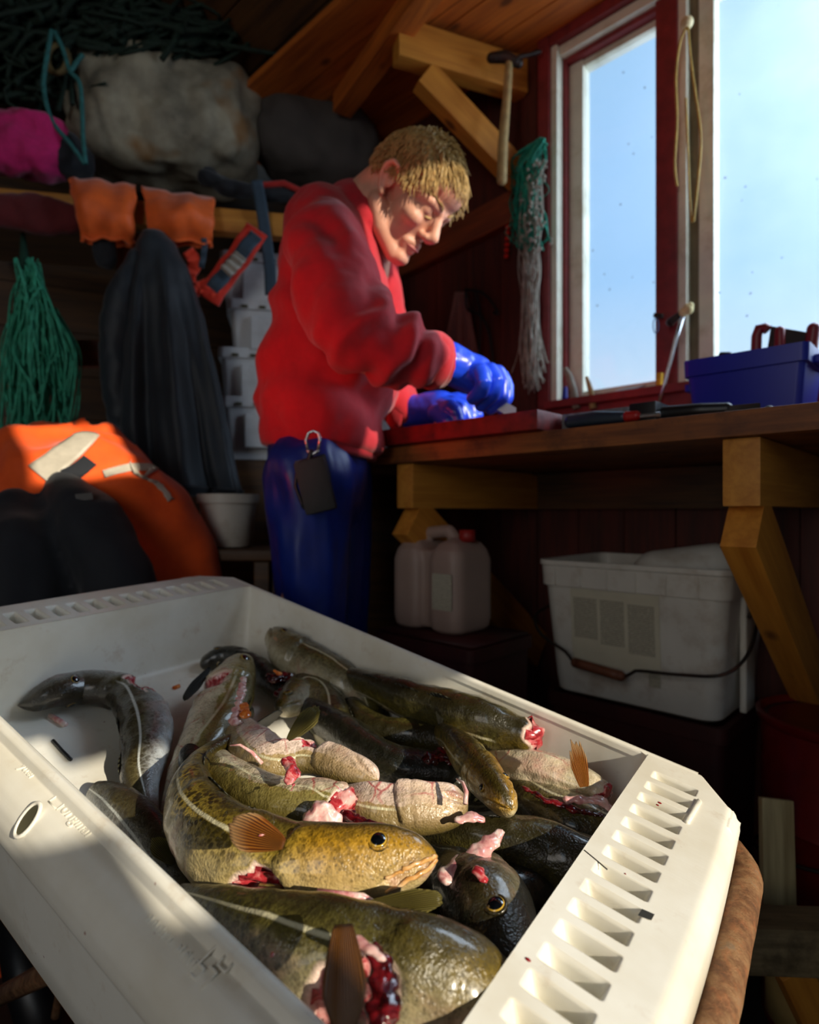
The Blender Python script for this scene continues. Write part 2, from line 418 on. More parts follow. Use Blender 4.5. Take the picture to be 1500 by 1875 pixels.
# ceiling: a strip of boards beside the window, then the roof rising over the rest of the room
cb = MB(); k = -.02
while k < .36:
    cb.box((-.5, -k-.062, CEIL+.012), (2.9, .121, .02)); k += .125
cb.box((-.5, -.17, CEIL+.04), (2.9, .40, .02)); tag(cb.build('ceiling', M_wood_ceil, None, False, MW), kind='structure')
MRf = MW @ Matrix.Translation((0, -.33, CEIL)) @ Matrix.Rotation(radians(-30), 4, 'X')
cb = MB(); k = 0
while k < 4.6:
    cb.box((-1.15, -k-.07, .012), (4.2, .136, .02)); k += .14
cb.box((-1.15, -2.3, .04), (4.2, 4.7, .02)); tag(cb.build('ceiling_loft', M_wood_loft, None, False, MRf), kind='structure')
def beam(name, a, b, w, h, mat, up=V((0, 0, 1)), parent=None, ext=0, bev=.003):
    a = V(a); b = V(b); x = (b-a).normalized(); y = up.cross(x).normalized(); z = x.cross(y)
    M = Matrix.Translation((a+b)/2) @ Matrix((x, y, z)).transposed().to_4x4()
    mb = MB(); mb.box((0, 0, 0), ((b-a).length+2*ext, w, h), None, bev); return mb.build(name, mat, parent, True, M, sharp=30)
tag(beam('trim_1', onz(652, 158, CEIL-.03), onz(790, -30, CEIL-.03), .06, .06, M_wood_ceil, ext=.1), kind='structure')
tag(beam('trim_2', onback(380, 118, .03), onback(860, 262, .03), .05, .16, M_wood_dark), kind='structure')
tag(beam('trim_3', onback(440, -60, .04), onback(447, 150, .04), .09, .09, M_wood_dark, up=V((0, 1, 0)), ext=.05), kind='structure')

# window: red casing, white frame, sashes and panes
def wbox(mb, l0, l1, z0, z1, o0, o1, bev=.003): mb.box(((l0+l1)/2, (o0+o1)/2, (z0+z1)/2), (l1-l0, o1-o0, z1-z0), None, bev); return mb
zt, zb = Z_P1, Z_P0
mb = MB(); wbox(mb, L_red0, L_w0, zb-.15, zt+.085, -.022, .0); wbox(mb, L_w0, L_END+.05, zt+.055, zt+.085, -.02, 0)
tag(mb.build('trim_4', M_redpaint, None, True, MW, sharp=30), kind='structure')
mb = MB(); wbox(mb, L_w0, L_END, zb-.15, zb-.045, -.03, .0); wbox(mb, L_w0, L_END, zb-.055, zb-.035, -.05, .05)
tag(mb.build('trim_5', M_redpaint, None, True, MW, sharp=30), kind='structure')
win = bpy.data.objects.new('window_1', None); COL.objects.link(win); win.matrix_basis = MW; tag(win, kind='structure')
mb = MB(); wbox(mb, L_w0, L_r1, zb-.035, zt+.055, -.012, .05); wbox(mb, L_r1, L_END, zt+.028, zt+.055, -.0, .05)
mb.build('window_frame', M_whitepaint, win, True, MW, sharp=30)
mb = MB(); wbox(mb, L_r1, L_s0, zb-.035, zt+.028, .018, .06); wbox(mb, L_s0, L_m0, zt+.014, zt+.028, .018, .06)
wbox(mb, L_m0, L_m1, zb-.035, zt+.028, .006, .06); mb.build('red_frame_strip', M_redpaint, win, True, MW, sharp=30)
mb = MB(); wbox(mb, L_s0, L_p0, zb-.03, zt+.014, .036, .075); wbox(mb, L_p0, L_m0, zt-.004, zt+.014, .04, .075); wbox(mb, L_p0, L_m0, zb-.03, zb-.004, .04, .075)
mb.build('window_sash', M_whitepaint, win, True, MW, sharp=30)
mb = MB(); mb.box(((L_p0+L_m0)/2, .055, (zb+zt)/2), (L_m0-L_p0+.012, .003, zt-zb+.012)); mb.build('window_pane', M_glass1, win, False, MW)
win2 = bpy.data.objects.new('window_2', None); COL.objects.link(win2); win2.matrix_basis = MW; tag(win2, kind='structure')
mb = MB(); wbox(mb, L_m1, L_o0, zb-.035, zt+.028, .012, .06); mb.build('window_frame', M_whitepaint, win2, True, MW, sharp=30)
mb = MB(); wbox(mb, L_o0, L_q0, zb-.035, zt+.028, .034, .06); mb.build('putty_strip', M_olive, win2, True, MW, sharp=30)
mb = MB(); wbox(mb, L_q0, L_p1, zb-.03, zt+.03, .036, .075); wbox(mb, L_p1, L_END, zt-.004, zt+.03, .04, .075); wbox(mb, L_p1, L_END, zb-.03, zb-.004, .04, .075); wbox(mb, L_END, L_END+.05, zb-.05, zt+.055, -.01, .075)
mb.build('window_sash', M_whitepaint, win2, True, MW, sharp=30)
mb = MB(); mb.box(((L_p1+L_END)/2, .055, (zb+zt)/2), (L_END-L_p1+.012, .003, zt-zb+.012)); mb.build('window_pane', M_glass2, win2, False, MW)

# ------------------------------------------------------------------ the fish box on its wheelbarrow
def text_mesh(txt, size, depth=.0006):
    cu = bpy.data.curves.new('t', 'FONT'); cu.body = txt; cu.size = size; cu.extrude = depth; cu.bevel_depth = depth*.4
    o = bpy.data.objects.new('t', cu); COL.objects.link(o)
    dg = bpy.context.evaluated_depsgraph_get(); dg.update()
    me = bpy.data.meshes.new_from_object(o.evaluated_get(dg)); bpy.data.objects.remove(o); bpy.data.curves.remove(cu); return me
BD = .195; FD = .110
M_blood = plain('blood', '8a0a10', .25, .2, 60, 0); M_hole0 = plain('dark_gap', '2a2a26', .8, .3, 20, 0)
box_root = empty('fish_box', bx(LA/2, LB/2, -BD), 'white plastic fish box full of gutted cod, with ribbed end rims, on a rusty wheelbarrow', 'fish box')
def rrect(a0, a1, b0, b1, r, c, n=6):
    out = []
    for cx, cy, t0 in ((a1-r, b1-r, 0), (a0+r, b1-r, pi/2), (a0+r, b0+r, pi), (a1-r, b0+r, 1.5*pi)):
        for i in range(n+1):
            t = t0+pi/2*i/n; out.append(V((cx+r*cos(t), cy+r*sin(t), c)))
    return out
rg = []
for c, ins, r in ((-.0002, -.0012, .012), (-.006, -.0002, .012), (-.03, .001, .016), (-.06, .004, .022), (-FD+.03, .009, .03), (-FD+.012, .013, .032), (-FD+.003, .019, .034), (-FD, .032, .03)):
    rg.append(rrect(ins, LA-ins, ins, LB-ins, r, c))
for r in rg: r.reverse()
mb = MB(); mb.rings(rg, False, True)
n0 = len(rg[0])
tub = mb.build('tub', M_plastic, box_root, True, BOXM, sharp=50)
# long sides: rim profile swept along the length
def sweep(name, prof, a0, a1, side, parent=box_root, n=40):
    mb = MB()
    def fn(u, v):
        i = v*(len(prof)-1); k = min(int(i), len(prof)-2); t = i-k
        b = prof[k][0]*(1-t)+prof[k+1][0]*t; c = prof[k][1]*(1-t)+prof[k+1][1]*t
        return V((a0+(a1-a0)*u, (LB+b) if side else -b, c))
    mb.sheet(fn, n, (len(prof)-1)*3)
    if side: mb.f = [tuple(reversed(f)) for f in mb.f]
    return mb.build(name, M_plastic, parent, True, BOXM)
# left: lip, groove, broad rounded skirt, then the outer wall going in
left_prof = [(-.001, -.008), (0, -.001), (.004, .001), (.009, -.001), (.0105, -.005), (.0115, -.0085), (.0125, -.0088), (.016, -.0095), (.022, -.0115), (.029, -.016), (.035, -.0235), (.0385, -.033), (.0395, -.043), (.039, -.049), (.036, -.0515), (.024, -.0525), (.017, -.054), (.0155, -.06), (.012, -.12), (.007, -.188), (.0, -.195), (-.03, -.196)]
sweep('side_wall', left_prof, -.085, LA+.085, True, n=60)
right_prof = [(-.001, -.008), (0, -.001), (.003, .001), (.007, 0), (.0085, -.004), (.009, -.014), (.012, -.018), (.012, -.03), (.008, -.032), (.006, -.08), (.003, -.13), (-.002, -.188), (-.02, -.196)]
sweep('side_wall', right_prof, -.05, LA+.05, False, n=60)
mb = MB(); mb.box((LA/2, LB/2, -.1955), (LA+.02, LB-.01, .006)); mb.build('underside', M_plastic, box_root, False, BOXM)
# end rims: height field with the row of slots
OUT = .095
def rim_top(far):
    b0, b1 = -.009, LB+.036
    def aout(b):
        e = min(b-b0, b1-b); ch = .045
        return OUT-(ch-e)*.85 if e < ch else OUT+.004*sin((b-b0)*9)
    ns, pitch, bs = 16, .0255, .038
    def hgt(t, b):
        a = t*aout(b); c = 0.0
        drop = ss(.82, 1.0, t)**2*.010                              # rounded outer edge
        k = round((b-bs)/pitch)
        if 0 <= k < ns:
            u = (b-bs-k*pitch)/(pitch*.5)                           # -1..1 inside one pitch
            a0, a1 = .013, .054
            la = ss(a0, a0+.011, a)*(1-ss(a1-.005, a1+.002, a))
            # recess with a steep side and a ramped side, the bar between stays up
            lb = ss(-.74, -.56, u)*(1-ss(.34, .52, u)); c -= .021*la*lb
        if b < .015 or b > LB-.002: drop += 0
        c -= .004*(ss(.010, .016, a)*(1-ss(.098, .102, a)))*(1 if .018 < b < LB+.01 else 0)*0
        if .088 < a < .092 and .02 < b < .07: c += .0012
        c += .004*ss(.006, .0, b-b0)*(-1)
        return a, b, c-drop
    NA, NBn = 96, 640
    mb = MB()
    def fn(u, v):
        b = b0+(b1-b0)*v; a, b, c = hgt(u, b)
        if b > LB+.010: c -= .0088+.5*(b-LB-.010)**1.15*1.0*(1-.0)      # falls away over the left skirt
        return V((-a-.0005 if not far else LA+a+.0005, b, c))
    mb.sheet(fn, NA, NBn)
    if not far: mb.f = [tuple(reversed(f)) for f in mb.f]
    o = mb.build('end_rim', M_plastic, box_root, True, BOXM)
    # skirt below the rim edge and the end wall under it
    mb = MB(); sk = []
    nb = 80
    for c, sh in ((-.0101, 0), (-.016, .0015), (-.030, .002), (-.050, .003), (-.052, .0), (-.052, -.01)):
        row = []
        for i in range(nb+1):
            b = b0+(b1-b0)*i/nb; e = aout(b)+sh
            cc = c-(.0088+.5*(b-LB-.010)**1.15 if b > LB+.010 else 0)*(1 if c > -.02 else .3)
            row.append(V((-e if not far else LA+e, b, cc)))
        sk.append(row)
    W = nb+1; mb.add([v for r in sk for v in r], [(i*W+j, i*W+j+1, (i+1)*W+j+1, (i+1)*W+j) for i in range(len(sk)-1) for j in range(nb)])
    mb.build('rim_skirt', M_plastic, box_root, True, BOXM)
    mb = MB(); e = -.012 if not far else LA+.012
    for q in range(7):                                             # end wall with its ribs
        b = .03+q*(LB-.06)/6; mb.box((e-(.03 if not far else -.03), b, -.055), (.06, .004, .045))
    mb.box((e, LB/2, -.10), (.006, LB+.02, .18)); mb.build('end_wall', M_plastic, box_root, False, BOXM)
rim_top(False); rim_top(True)
mb = MB()                                                           # raised guide strips on the near rim
mb.chain([FB(1280, 1468, .0), FB(1258, 1506, .0)], [.0026, .0026], 10, 3)
mb.build('raised_strip', M_plastic, box_root, True)
for x, y, s_ in ((967, 1757, 6), (1208, 1470, 4), (1204, 1474, 3), (1145, 1600, 2)):       # blood drops on the rim
    p = FB(x, y, .0002); MB().ell((0, 0, 0), (s_*p.y/F, s_*.6*p.y/F, .0006), Matrix.Translation(p) @ Matrix((EA, EB, EC)).transposed().to_4x4(), 12, 6).build('blood_drop', M_blood, box_root)
MB().tube([FB(1070, 1557, .0), FB(1098, 1580, .0), FB(1112, 1592, .0)], .0006, 6).build('crack', M_hole0, box_root)
mb = MB(); mb.add([FB(x, y, .0006) for x, y in ((1168, 1676), (1176, 1664), (1199, 1674), (1193, 1685))], [(0, 1, 2, 3)]); mb.build('notch', M_hole0, box_root, False)
# embossed writing on the left skirt
SKP = [q for q in left_prof if .0124 < q[0] and q[1] > -.0495]
def skirt_at(x, y):                         # tangent frame on the skirt where pixel (x, y) looks
    best = None
    for i in range(60):
        k = i/60*(len(SKP)-1); q = int(k); t = k-q; b = SKP[q][0]+(SKP[q+1][0]-SKP[q][0])*t; c_ = SKP[q][1]+(SKP[q+1][1]-SKP[q][1])*t
        for j in range(80):
            a = .05+.65*j/80; p = bx(a, LB+b, c_); px = 750+p.x/p.y*F; py = 937.5-(p.z-H)/p.y*F; e = (px-x)**2+(py-y)**2
            if best is None or e < best[0]: best = (e, a, b, c_, q)
    _, a, b, c_, q = best; tv = V((0, SKP[q+1][0]-SKP[q][0], SKP[q+1][1]-SKP[q][1])).normalized()
    X = V((-1, 0, 0)); Y = -tv; Z = X.cross(Y)
    return BOXM @ (Matrix.Translation(V((a, LB+b, c_))+Z*.0001) @ Matrix((X, Y, Z)).transposed().to_4x4())
def emboss(txt, size, x, y):
    me = text_mesh(txt, size); link('embossed_lettering', me, M_plastic, box_root, True, skirt_at(x, y))
emboss('original', .0135, 112, 1488); emboss('ytter', .011, 36, 1408)
mb = MB(); sq = [(0, .013, 0), (0, 0, 0), (.013, 0, 0), (.013, .013, 0)]
for i in range(3): mb.chain([sq[i], sq[i+1]], [.0007, .0007], 6, 2)
mb.build('embossed_square', M_plastic, box_root, True, skirt_at(87, 1465))
for x, y, n in ((272, 1692, 9), (315, 1738, 6)):                       # two worn lines of illegible raised marks
    mb = MB()
    for k in range(n): mb.chain([(k*.0030, 0, 0), (k*.0030+.0004*(k % 3), .0035+.001*(k % 2), 0)], [.0006, .0006], 6, 2)
    mb.build('embossed_marks', M_plastic, box_root, True, skirt_at(x, y))
mb = MB()
for pts in (((0, 0), (.004, .020), (.018, .020)), ((.001, .001), (.006, .001), (.007, .007), (.002, .007)), ((.013, .000), (.015, .010), (.009, .010)), ((.013, .019), (.012, .013), (.019, .013), (.020, .019))):
    mb.chain([(x, y, 0) for x, y in pts], [.0009]*len(pts), 6, 2)
mb.build('embossed_logo', M_plastic, box_root, True, skirt_at(352, 1790))
# oval hand hole in the left skirt
M_hole = plain('hole_inside', '4a4630', .8, .3, 20, 0); sf = skirt_at(54, 1504)
mb = MB(); mb.tube([(.0075*cos(t), .0125*sin(t), 0) for t in [2*pi*i/28 for i in range(28)]], .0016, 8, closed=True)
mb.build('hole_lip', M_plastic, box_root, True, sf)
mb = MB(); mb.add([(.007*cos(2*pi*i/28), .012*sin(2*pi*i/28), .0004) for i in range(28)], [tuple(range(28))]); mb.build('hand_hole', M_hole, box_root, False, sf)

# wheelbarrow under it
wr = empty('wheelbarrow', onz(1200, 1800, .0), 'rusty steel wheelbarrow with a tubular rim carrying the fish box', 'wheelbarrow')
wr.location = BOXM @ V((LA/2, LB/2, -.8)); wr.location.z = 0
def bloc(p): return BOXM @ V(p)
tz = -.064
loop = []
a0, a1, b0, b1, r = -.112, LA+.14, -.016, LB+.012, .06
for q in rrect(a0, a1, b0, b1, r, tz, 8): loop.append(bloc(q))
mb = MB(); dense = []
for i in range(len(loop)):
    p, q = loop[i], loop[(i+1) % len(loop)]; k = max(1, int((q-p).length/.02))
    for j in range(k): dense.append(p.lerp(q, j/k))
mb.tube(dense, [.0155+.0012*noise.noise(p*40) for p in dense], 16, closed=True); mb.build('rim_tube', M_rust, wr)
mb = MB(); rgs = []
for c, ins in ((tz, .004), (tz-.05, .02), (tz-.17, .04), (tz-.172, .06)): rgs.append([bloc(v) for v in rrect(a0+ins, a1-ins, b0+ins*.6, b1-ins*.6, .08, c, 8)])
mb.rings(rgs, False, True); mb.build('tray', M_rust, wr, True, sharp=40)
for b in (.06, LB-.06):
    mb = MB(); p0 = bloc((LA*.3, b, tz-.19)); p1 = bloc((-.10, b, tz-.2)); mb.tube([bloc((LA+.05, b, tz-.19)), p0, p1, V((p1.x+.03, p1.y-.05, .02))], .014, 12); mb.build('leg', M_rust, wr)
wc = bloc((LA+.16, LB/2, 0)); mb = MB()
wq = V((EB.x, EB.y, 0)).normalized(); fw = V((EA.x, EA.y, 0)).normalized(); C = V((wc.x, wc.y, .19))
mb.tube([C+fw*(.15*cos(t))+V((0, 0, .15*sin(t))) for t in [2*pi*i/36 for i in range(36)]], .038, 12, closed=True); mb.build('wheel', M_black, wr)
mb = MB(); mb.tube([C-wq*.1, C+wq*.1], .012, 10)
for k in range(5): mb.tube([C, C+fw*(.15*cos(k*1.2566))+V((0, 0, .15*sin(k*1.2566)))], .008, 8)
for s in (-1, 1): mb.tube([C+wq*(.1*s), bloc((LA*.6, LB/2+.16*s, tz-.185))], .012, 8)
mb.build('wheel_fork', M_rust, wr)

# ------------------------------------------------------------------ cod
def skin(name, back, flank, belly, spot, spotamt=.8, head=None, line='c9c2a0', rough=.30, bellyat=.66, veins=False, blotch=.75):
    t = NT(name); tt = t.attr('t'); u = t.math('MULTIPLY', t.attr('u'), .4); w = t.attr('w'); co = t.coord()
    wob = t.math('MULTIPLY_ADD', t.noise(co, 45, 4, .6), .22, -.11)
    t2 = t.math('ADD', tt, wob)
    col = t.ramp(t2, [(.10, hexc(back)), (.40, hexc(flank)), (bellyat, t_mix(flank, belly, .6)), (bellyat+.16, hexc(belly))])
    if head: col = t.mix(t.ramp(u, [(.32, .85), (.44, 0.0)]), col, t.ramp(t2, [(.08, hexc(back)), (.34, hexc(head)), (.62, t_mix(head, belly, .45)), (.85, hexc(belly))]))
    bm_ = t.ramp(t.noise(co, 26, 6, .68, .8), [(.40, 0.0), (.64, 1.0)]); bsel = t.ramp(t2, [(.45, 0.0), (.72, 1.0)])
    col = t.mix(t.math('MULTIPLY', t.math('MULTIPLY', bm_, bsel), .62), col, t_mix(flank, '8a6a3c', .45))
    pk = t.ramp(t.noise(co, 17, 4, .6, .5), [(.52, 0.0), (.70, .75)]); col = t.mix(t.math('MULTIPLY', pk, bsel), col, hexc('c98f84'))
    wv = t.n('Mix'); wv.data_type = 'VECTOR'; wv.inputs[0].default_value = .0075
    nt = t.n('TexNoise'); t.l(co, nt.inputs['Vector']); nt.inputs['Scale'].default_value = 60
    t.l(co, wv.inputs[4]); t.l(nt.outputs['Color'], wv.inputs[5])
    v = t.vor(wv.outputs[1], 205); sp = t.ramp(v, [(.40, 1.0), (.58, 0.0)])
    big = t.ramp(t.noise(co, 30, 4, .6), [(.34, .15), (.60, 1.0)])
    m = t.math('MULTIPLY', t.math('MULTIPLY', sp, big), t.ramp(t2, [(.0, .25), (.16, 1.0), (.50, .9), (.68, .12)]))
    m = t.math('MULTIPLY', m, t.ramp(u, [(.0, .30), (.30, .45), (.48, 1.0)]))
    col = t.mix(t.math('MULTIPLY', m, spotamt), col, hexc(spot))
    fine = t.ramp(t.vor(co, 330), [(.26, 1.0), (.42, 0.0)]); fsel = t.ramp(t.noise(co, 50, 2), [(.30, 0.0), (.5, 1.0)])
    fm = t.math('MULTIPLY', t.math('MULTIPLY', fine, fsel), t.ramp(t2, [(.10, .7), (.60, .5), (.8, .0)]))
    col = t.mix(t.math('MULTIPLY', fm, .8), col, hexc(spot))
    bl2 = t.ramp(t.noise(co, 19, 4, .6, .6), [(.40, 0.0), (.62, 1.0)])
    col = t.mix(t.math('MULTIPLY', t.math('MULTIPLY', bl2, t.ramp(t2, [(.15, .8), (.55, .6), (.72, 0.0)])), blotch), col, hexc(back))
    ll = t.ramp(t.math('ABSOLUTE', t.math('SUBTRACT', tt, t.math('MULTIPLY_ADD', t.attr('lt'), 1.0, 0.0))), [(.010, 1.0), (.022, 0.0)])
    ll = t.math('MULTIPLY', ll, t.ramp(u, [(.41, 0.0), (.48, .85)])); col = t.mix(ll, col, hexc(line))
    fl = t.noise(co, 95, 5, .65, .5)
    flesh = t.ramp(fl, [(.28, hexc('4a0509')), (.42, hexc('a01820')), (.52, hexc('d9737a')), (.66, hexc('f0c4bb'))])
    flesh = t.mix(t.ramp(w, [(.35, 1.0), (.62, 0.0)]), flesh, hexc('eacdbc'))
    flesh = t.mix(t.ramp(w, [(.80, 0.0), (1.0, .85)]), flesh, hexc('3c0408'))
    col = t.mix(t.ramp(w, [(.16, 0.0), (.34, 1.0)]), col, flesh)
    bl = t.ramp(t.noise(co, 30, 5, .7), [(.70, 0.0), (.735, 1.0)]); col = t.mix(t.math('MULTIPLY', bl, .75), col, hexc('96070d'))
    if veins:
        ve = t.ramp(t.vor(wv.outputs[1], 34, 'DISTANCE_TO_EDGE'), [(.012, 1.0), (.045, 0.0)]); vs_ = t.ramp(t.noise(co, 20, 3), [(.44, 0.0), (.60, .75)])
        col = t.mix(t.math('MULTIPLY', t.math('MULTIPLY', ve, vs_), t.ramp(t2, [(.35, 0.0), (.55, 1.0)])), col, hexc('a8323a'))
    t.base(col, t.ramp(fl, [(.3, rough-.08), (.7, rough+.1)]), Coat_Weight=.6, Coat_Roughness=.13, Specular_IOR_Level=.5)
    sc = t.vor(co, 480); wr = t.noise(t.coord((1, 1, 1)), 42, 5, .6, 1.2)
    t.bump(t.math('ADD', t.math('ADD', t.math('MULTIPLY', sc, .35), fl), t.math('MULTIPLY', wr, 2.2)), .5, .0022); return t.m
def t_mix(a, b, f):
    a = hexc(a); b = hexc(b); return tuple(x*(1-f)+y*f for x, y in zip(a, b))
SK_gold = skin('cod_skin_golden', '3e3512', '9c8430', 'd9c79a', '241a08', 1.0, 'b0821a', blotch=.35)
SK_olive = skin('cod_skin_olive', '2a2612', '625a28', 'c9bfa0', '221c0c', .7, '6e5a1c')
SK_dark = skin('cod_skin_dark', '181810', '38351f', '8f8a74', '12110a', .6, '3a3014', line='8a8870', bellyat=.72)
SK_grey = skin('cod_skin_grey_brown', '2b2418', '5c5436', 'b9c0c4', '332a10', .9, '43382a', line='cfd2cc', bellyat=.60)
SK_pale = skin('cod_skin_pale_belly', '5c5124', '94884f', 'e2d4b8', '4a4018', .55, 'a58d4a', bellyat=.42, veins=True)
SK_pink = skin('cod_underside_pinkish', '6e5e34', 'b59c70', 'ecd3c4', '6a5424', .4, 'c9ab86', bellyat=.30, veins=True)
def fin_mat(name, c1, c2, edge):
    t = NT(name); u = t.attr('u'); s = t.attr('s')
    r = t.n('Math'); r.operation = 'SINE'; t.l(t.math('MULTIPLY', u, 82.0), r.inputs[0])
    col = t.mix(t.math('MULTIPLY_ADD', r.outputs[0], .5, .5), hexc(c1), hexc(c2)); col = t.mix(t.ramp(s, [(.65, 0.0), (1.0, .8)]), col, hexc(edge))
    t.base(col, .5, Coat_Weight=.12, Coat_Roughness=.3)
    tl = t.n('BsdfTranslucent'); t.l(col, tl.inputs[0]); mx = t.n('MixShader'); mx.inputs[0].default_value = .3
    t.l(t.b.outputs[0], mx.inputs[1]); t.l(tl.outputs[0], mx.inputs[2]); t.l(mx.outputs[0], t.out.inputs[0])
    t.bump(r.outputs[0], .9, .002); return t.m
FM_orange = fin_mat('fin_orange', '8a3e08', 'd98a2a', 'f0c890'); FM_olive = fin_mat('fin_olive', '3c340c', '8f8030', 'a89a50')
FM_brown = fin_mat('fin_brown', '4a2206', 'b5742a', '8a6030'); FM_dark = fin_mat('fin_dark', '1a1a14', '3c3a2c', '4c4a38')
def eye_mat():
    t = NT('cod_eye'); r = t.attr('s'); col = t.ramp(r, [(0, hexc('04060a')), (.47, hexc('070c12')), (.52, hexc('c9a23c')), (.62, hexc('7a6424')), (.80, hexc('6a5a34')), (.9, hexc('26200e'))])
    t.base(col, .06, Coat_Weight=1.0, Coat_Roughness=.03); return t.m
M_eye = eye_mat()
def flesh_mat(name, a, b, c):
    t = NT(name); f = t.noise(t.coord(), 70, 5, .6, 1.0); col = t.ramp(f, [(.3, hexc(a)), (.48, hexc(b)), (.66, hexc(c))])
    t.base(col, .22, Coat_Weight=.6, Coat_Roughness=.1, Subsurface_Weight=.15, Subsurface_Radius=(.01, .004, .003)); t.b.inputs['Subsurface Scale'].default_value = .3
    t.bump(f, .3, .002); return t.m
M_flesh = flesh_mat('red_flesh', '5a060a', 'b03038', 'e8aca4'); M_pink = flesh_mat('pink_flesh', 'b8646a', 'dba49e', 'ecd6cc')
M_lips = flesh_mat('cod_lips', 'a8702c', 'd09a58', 'e8c090')
M_darkflesh = flesh_mat('dark_flesh', '180206', '3d060b', '7a141c'); M_liver = flesh_mat('orange_liver', 'b8480e', 'd9681c', 'ea8f45')

def fan(name, mat, base, tip, width, parent, bw=.25, bend=0.0, ragged=.04, up=None, thick=.0009, cup=.0):
    """a fin of rays: base/tip world points, width at the tip"""
    base = V(base); tip = V(tip); d = tip-base; L = d.length; d.normalize(); toc = (V((0, 0, H))-base).normalized() if up is None else V(up)
    x = d.cross(toc).normalized(); z = x.cross(d); rnd = random.Random(int(L*1e5)); rag = [rnd.uniform(-1, 1) for _ in range(12)]
    mb = MB(); S = []; Uu = []
    def fn(u, v):
        k = u*10; i = min(int(k), 9); rg = rag[i]*(1-k+i)+rag[i+1]*(k-i)
        e = 1+ragged*rg-(.34*abs(2*u-1)**2.4)
        w = width*(bw+(1-bw)*min(1, v*1.25)**.75)
        return base+d*(L*v*e)+x*((u-.5)*w)+z*(bend*L*v*v+cup*width*((2*u-1)**2)*v+.0007*sin(u*75))
    mb.sheet(fn, 24, 14, thick)
    k = len(mb.v)//2; S = [j/14 for i in range(25) for j in range(15)]*2; Uu = [i/24 for i in range(25) for j in range(15)]*2
    return mb.build(name, mat, parent, True, None, {'s': S, 'u': Uu})
def settle(x, y, c, r):                          # keep a point of the pile above the floor and inside the walls
    best = None
    for k in range(-60, 61):
        c2 = c+k*.002; p = FB(x, y, c2); q = p-BO; a, b = q.dot(EA), q.dot(EB); rr = r*p.y/F
        bad = max(0, rr*.75-FD-c2)+max(0, rr*.85+.002-b)+max(0, b-(LB-.004-rr*.6))+max(0, rr*.2-a)+max(0, a-(LA-.012-rr*.5))
        cost = bad*50+abs(k)*.002
        if best is None or cost < best[0]: best = (cost, p)
    return best[1]
NR, NA_ = 100, 72
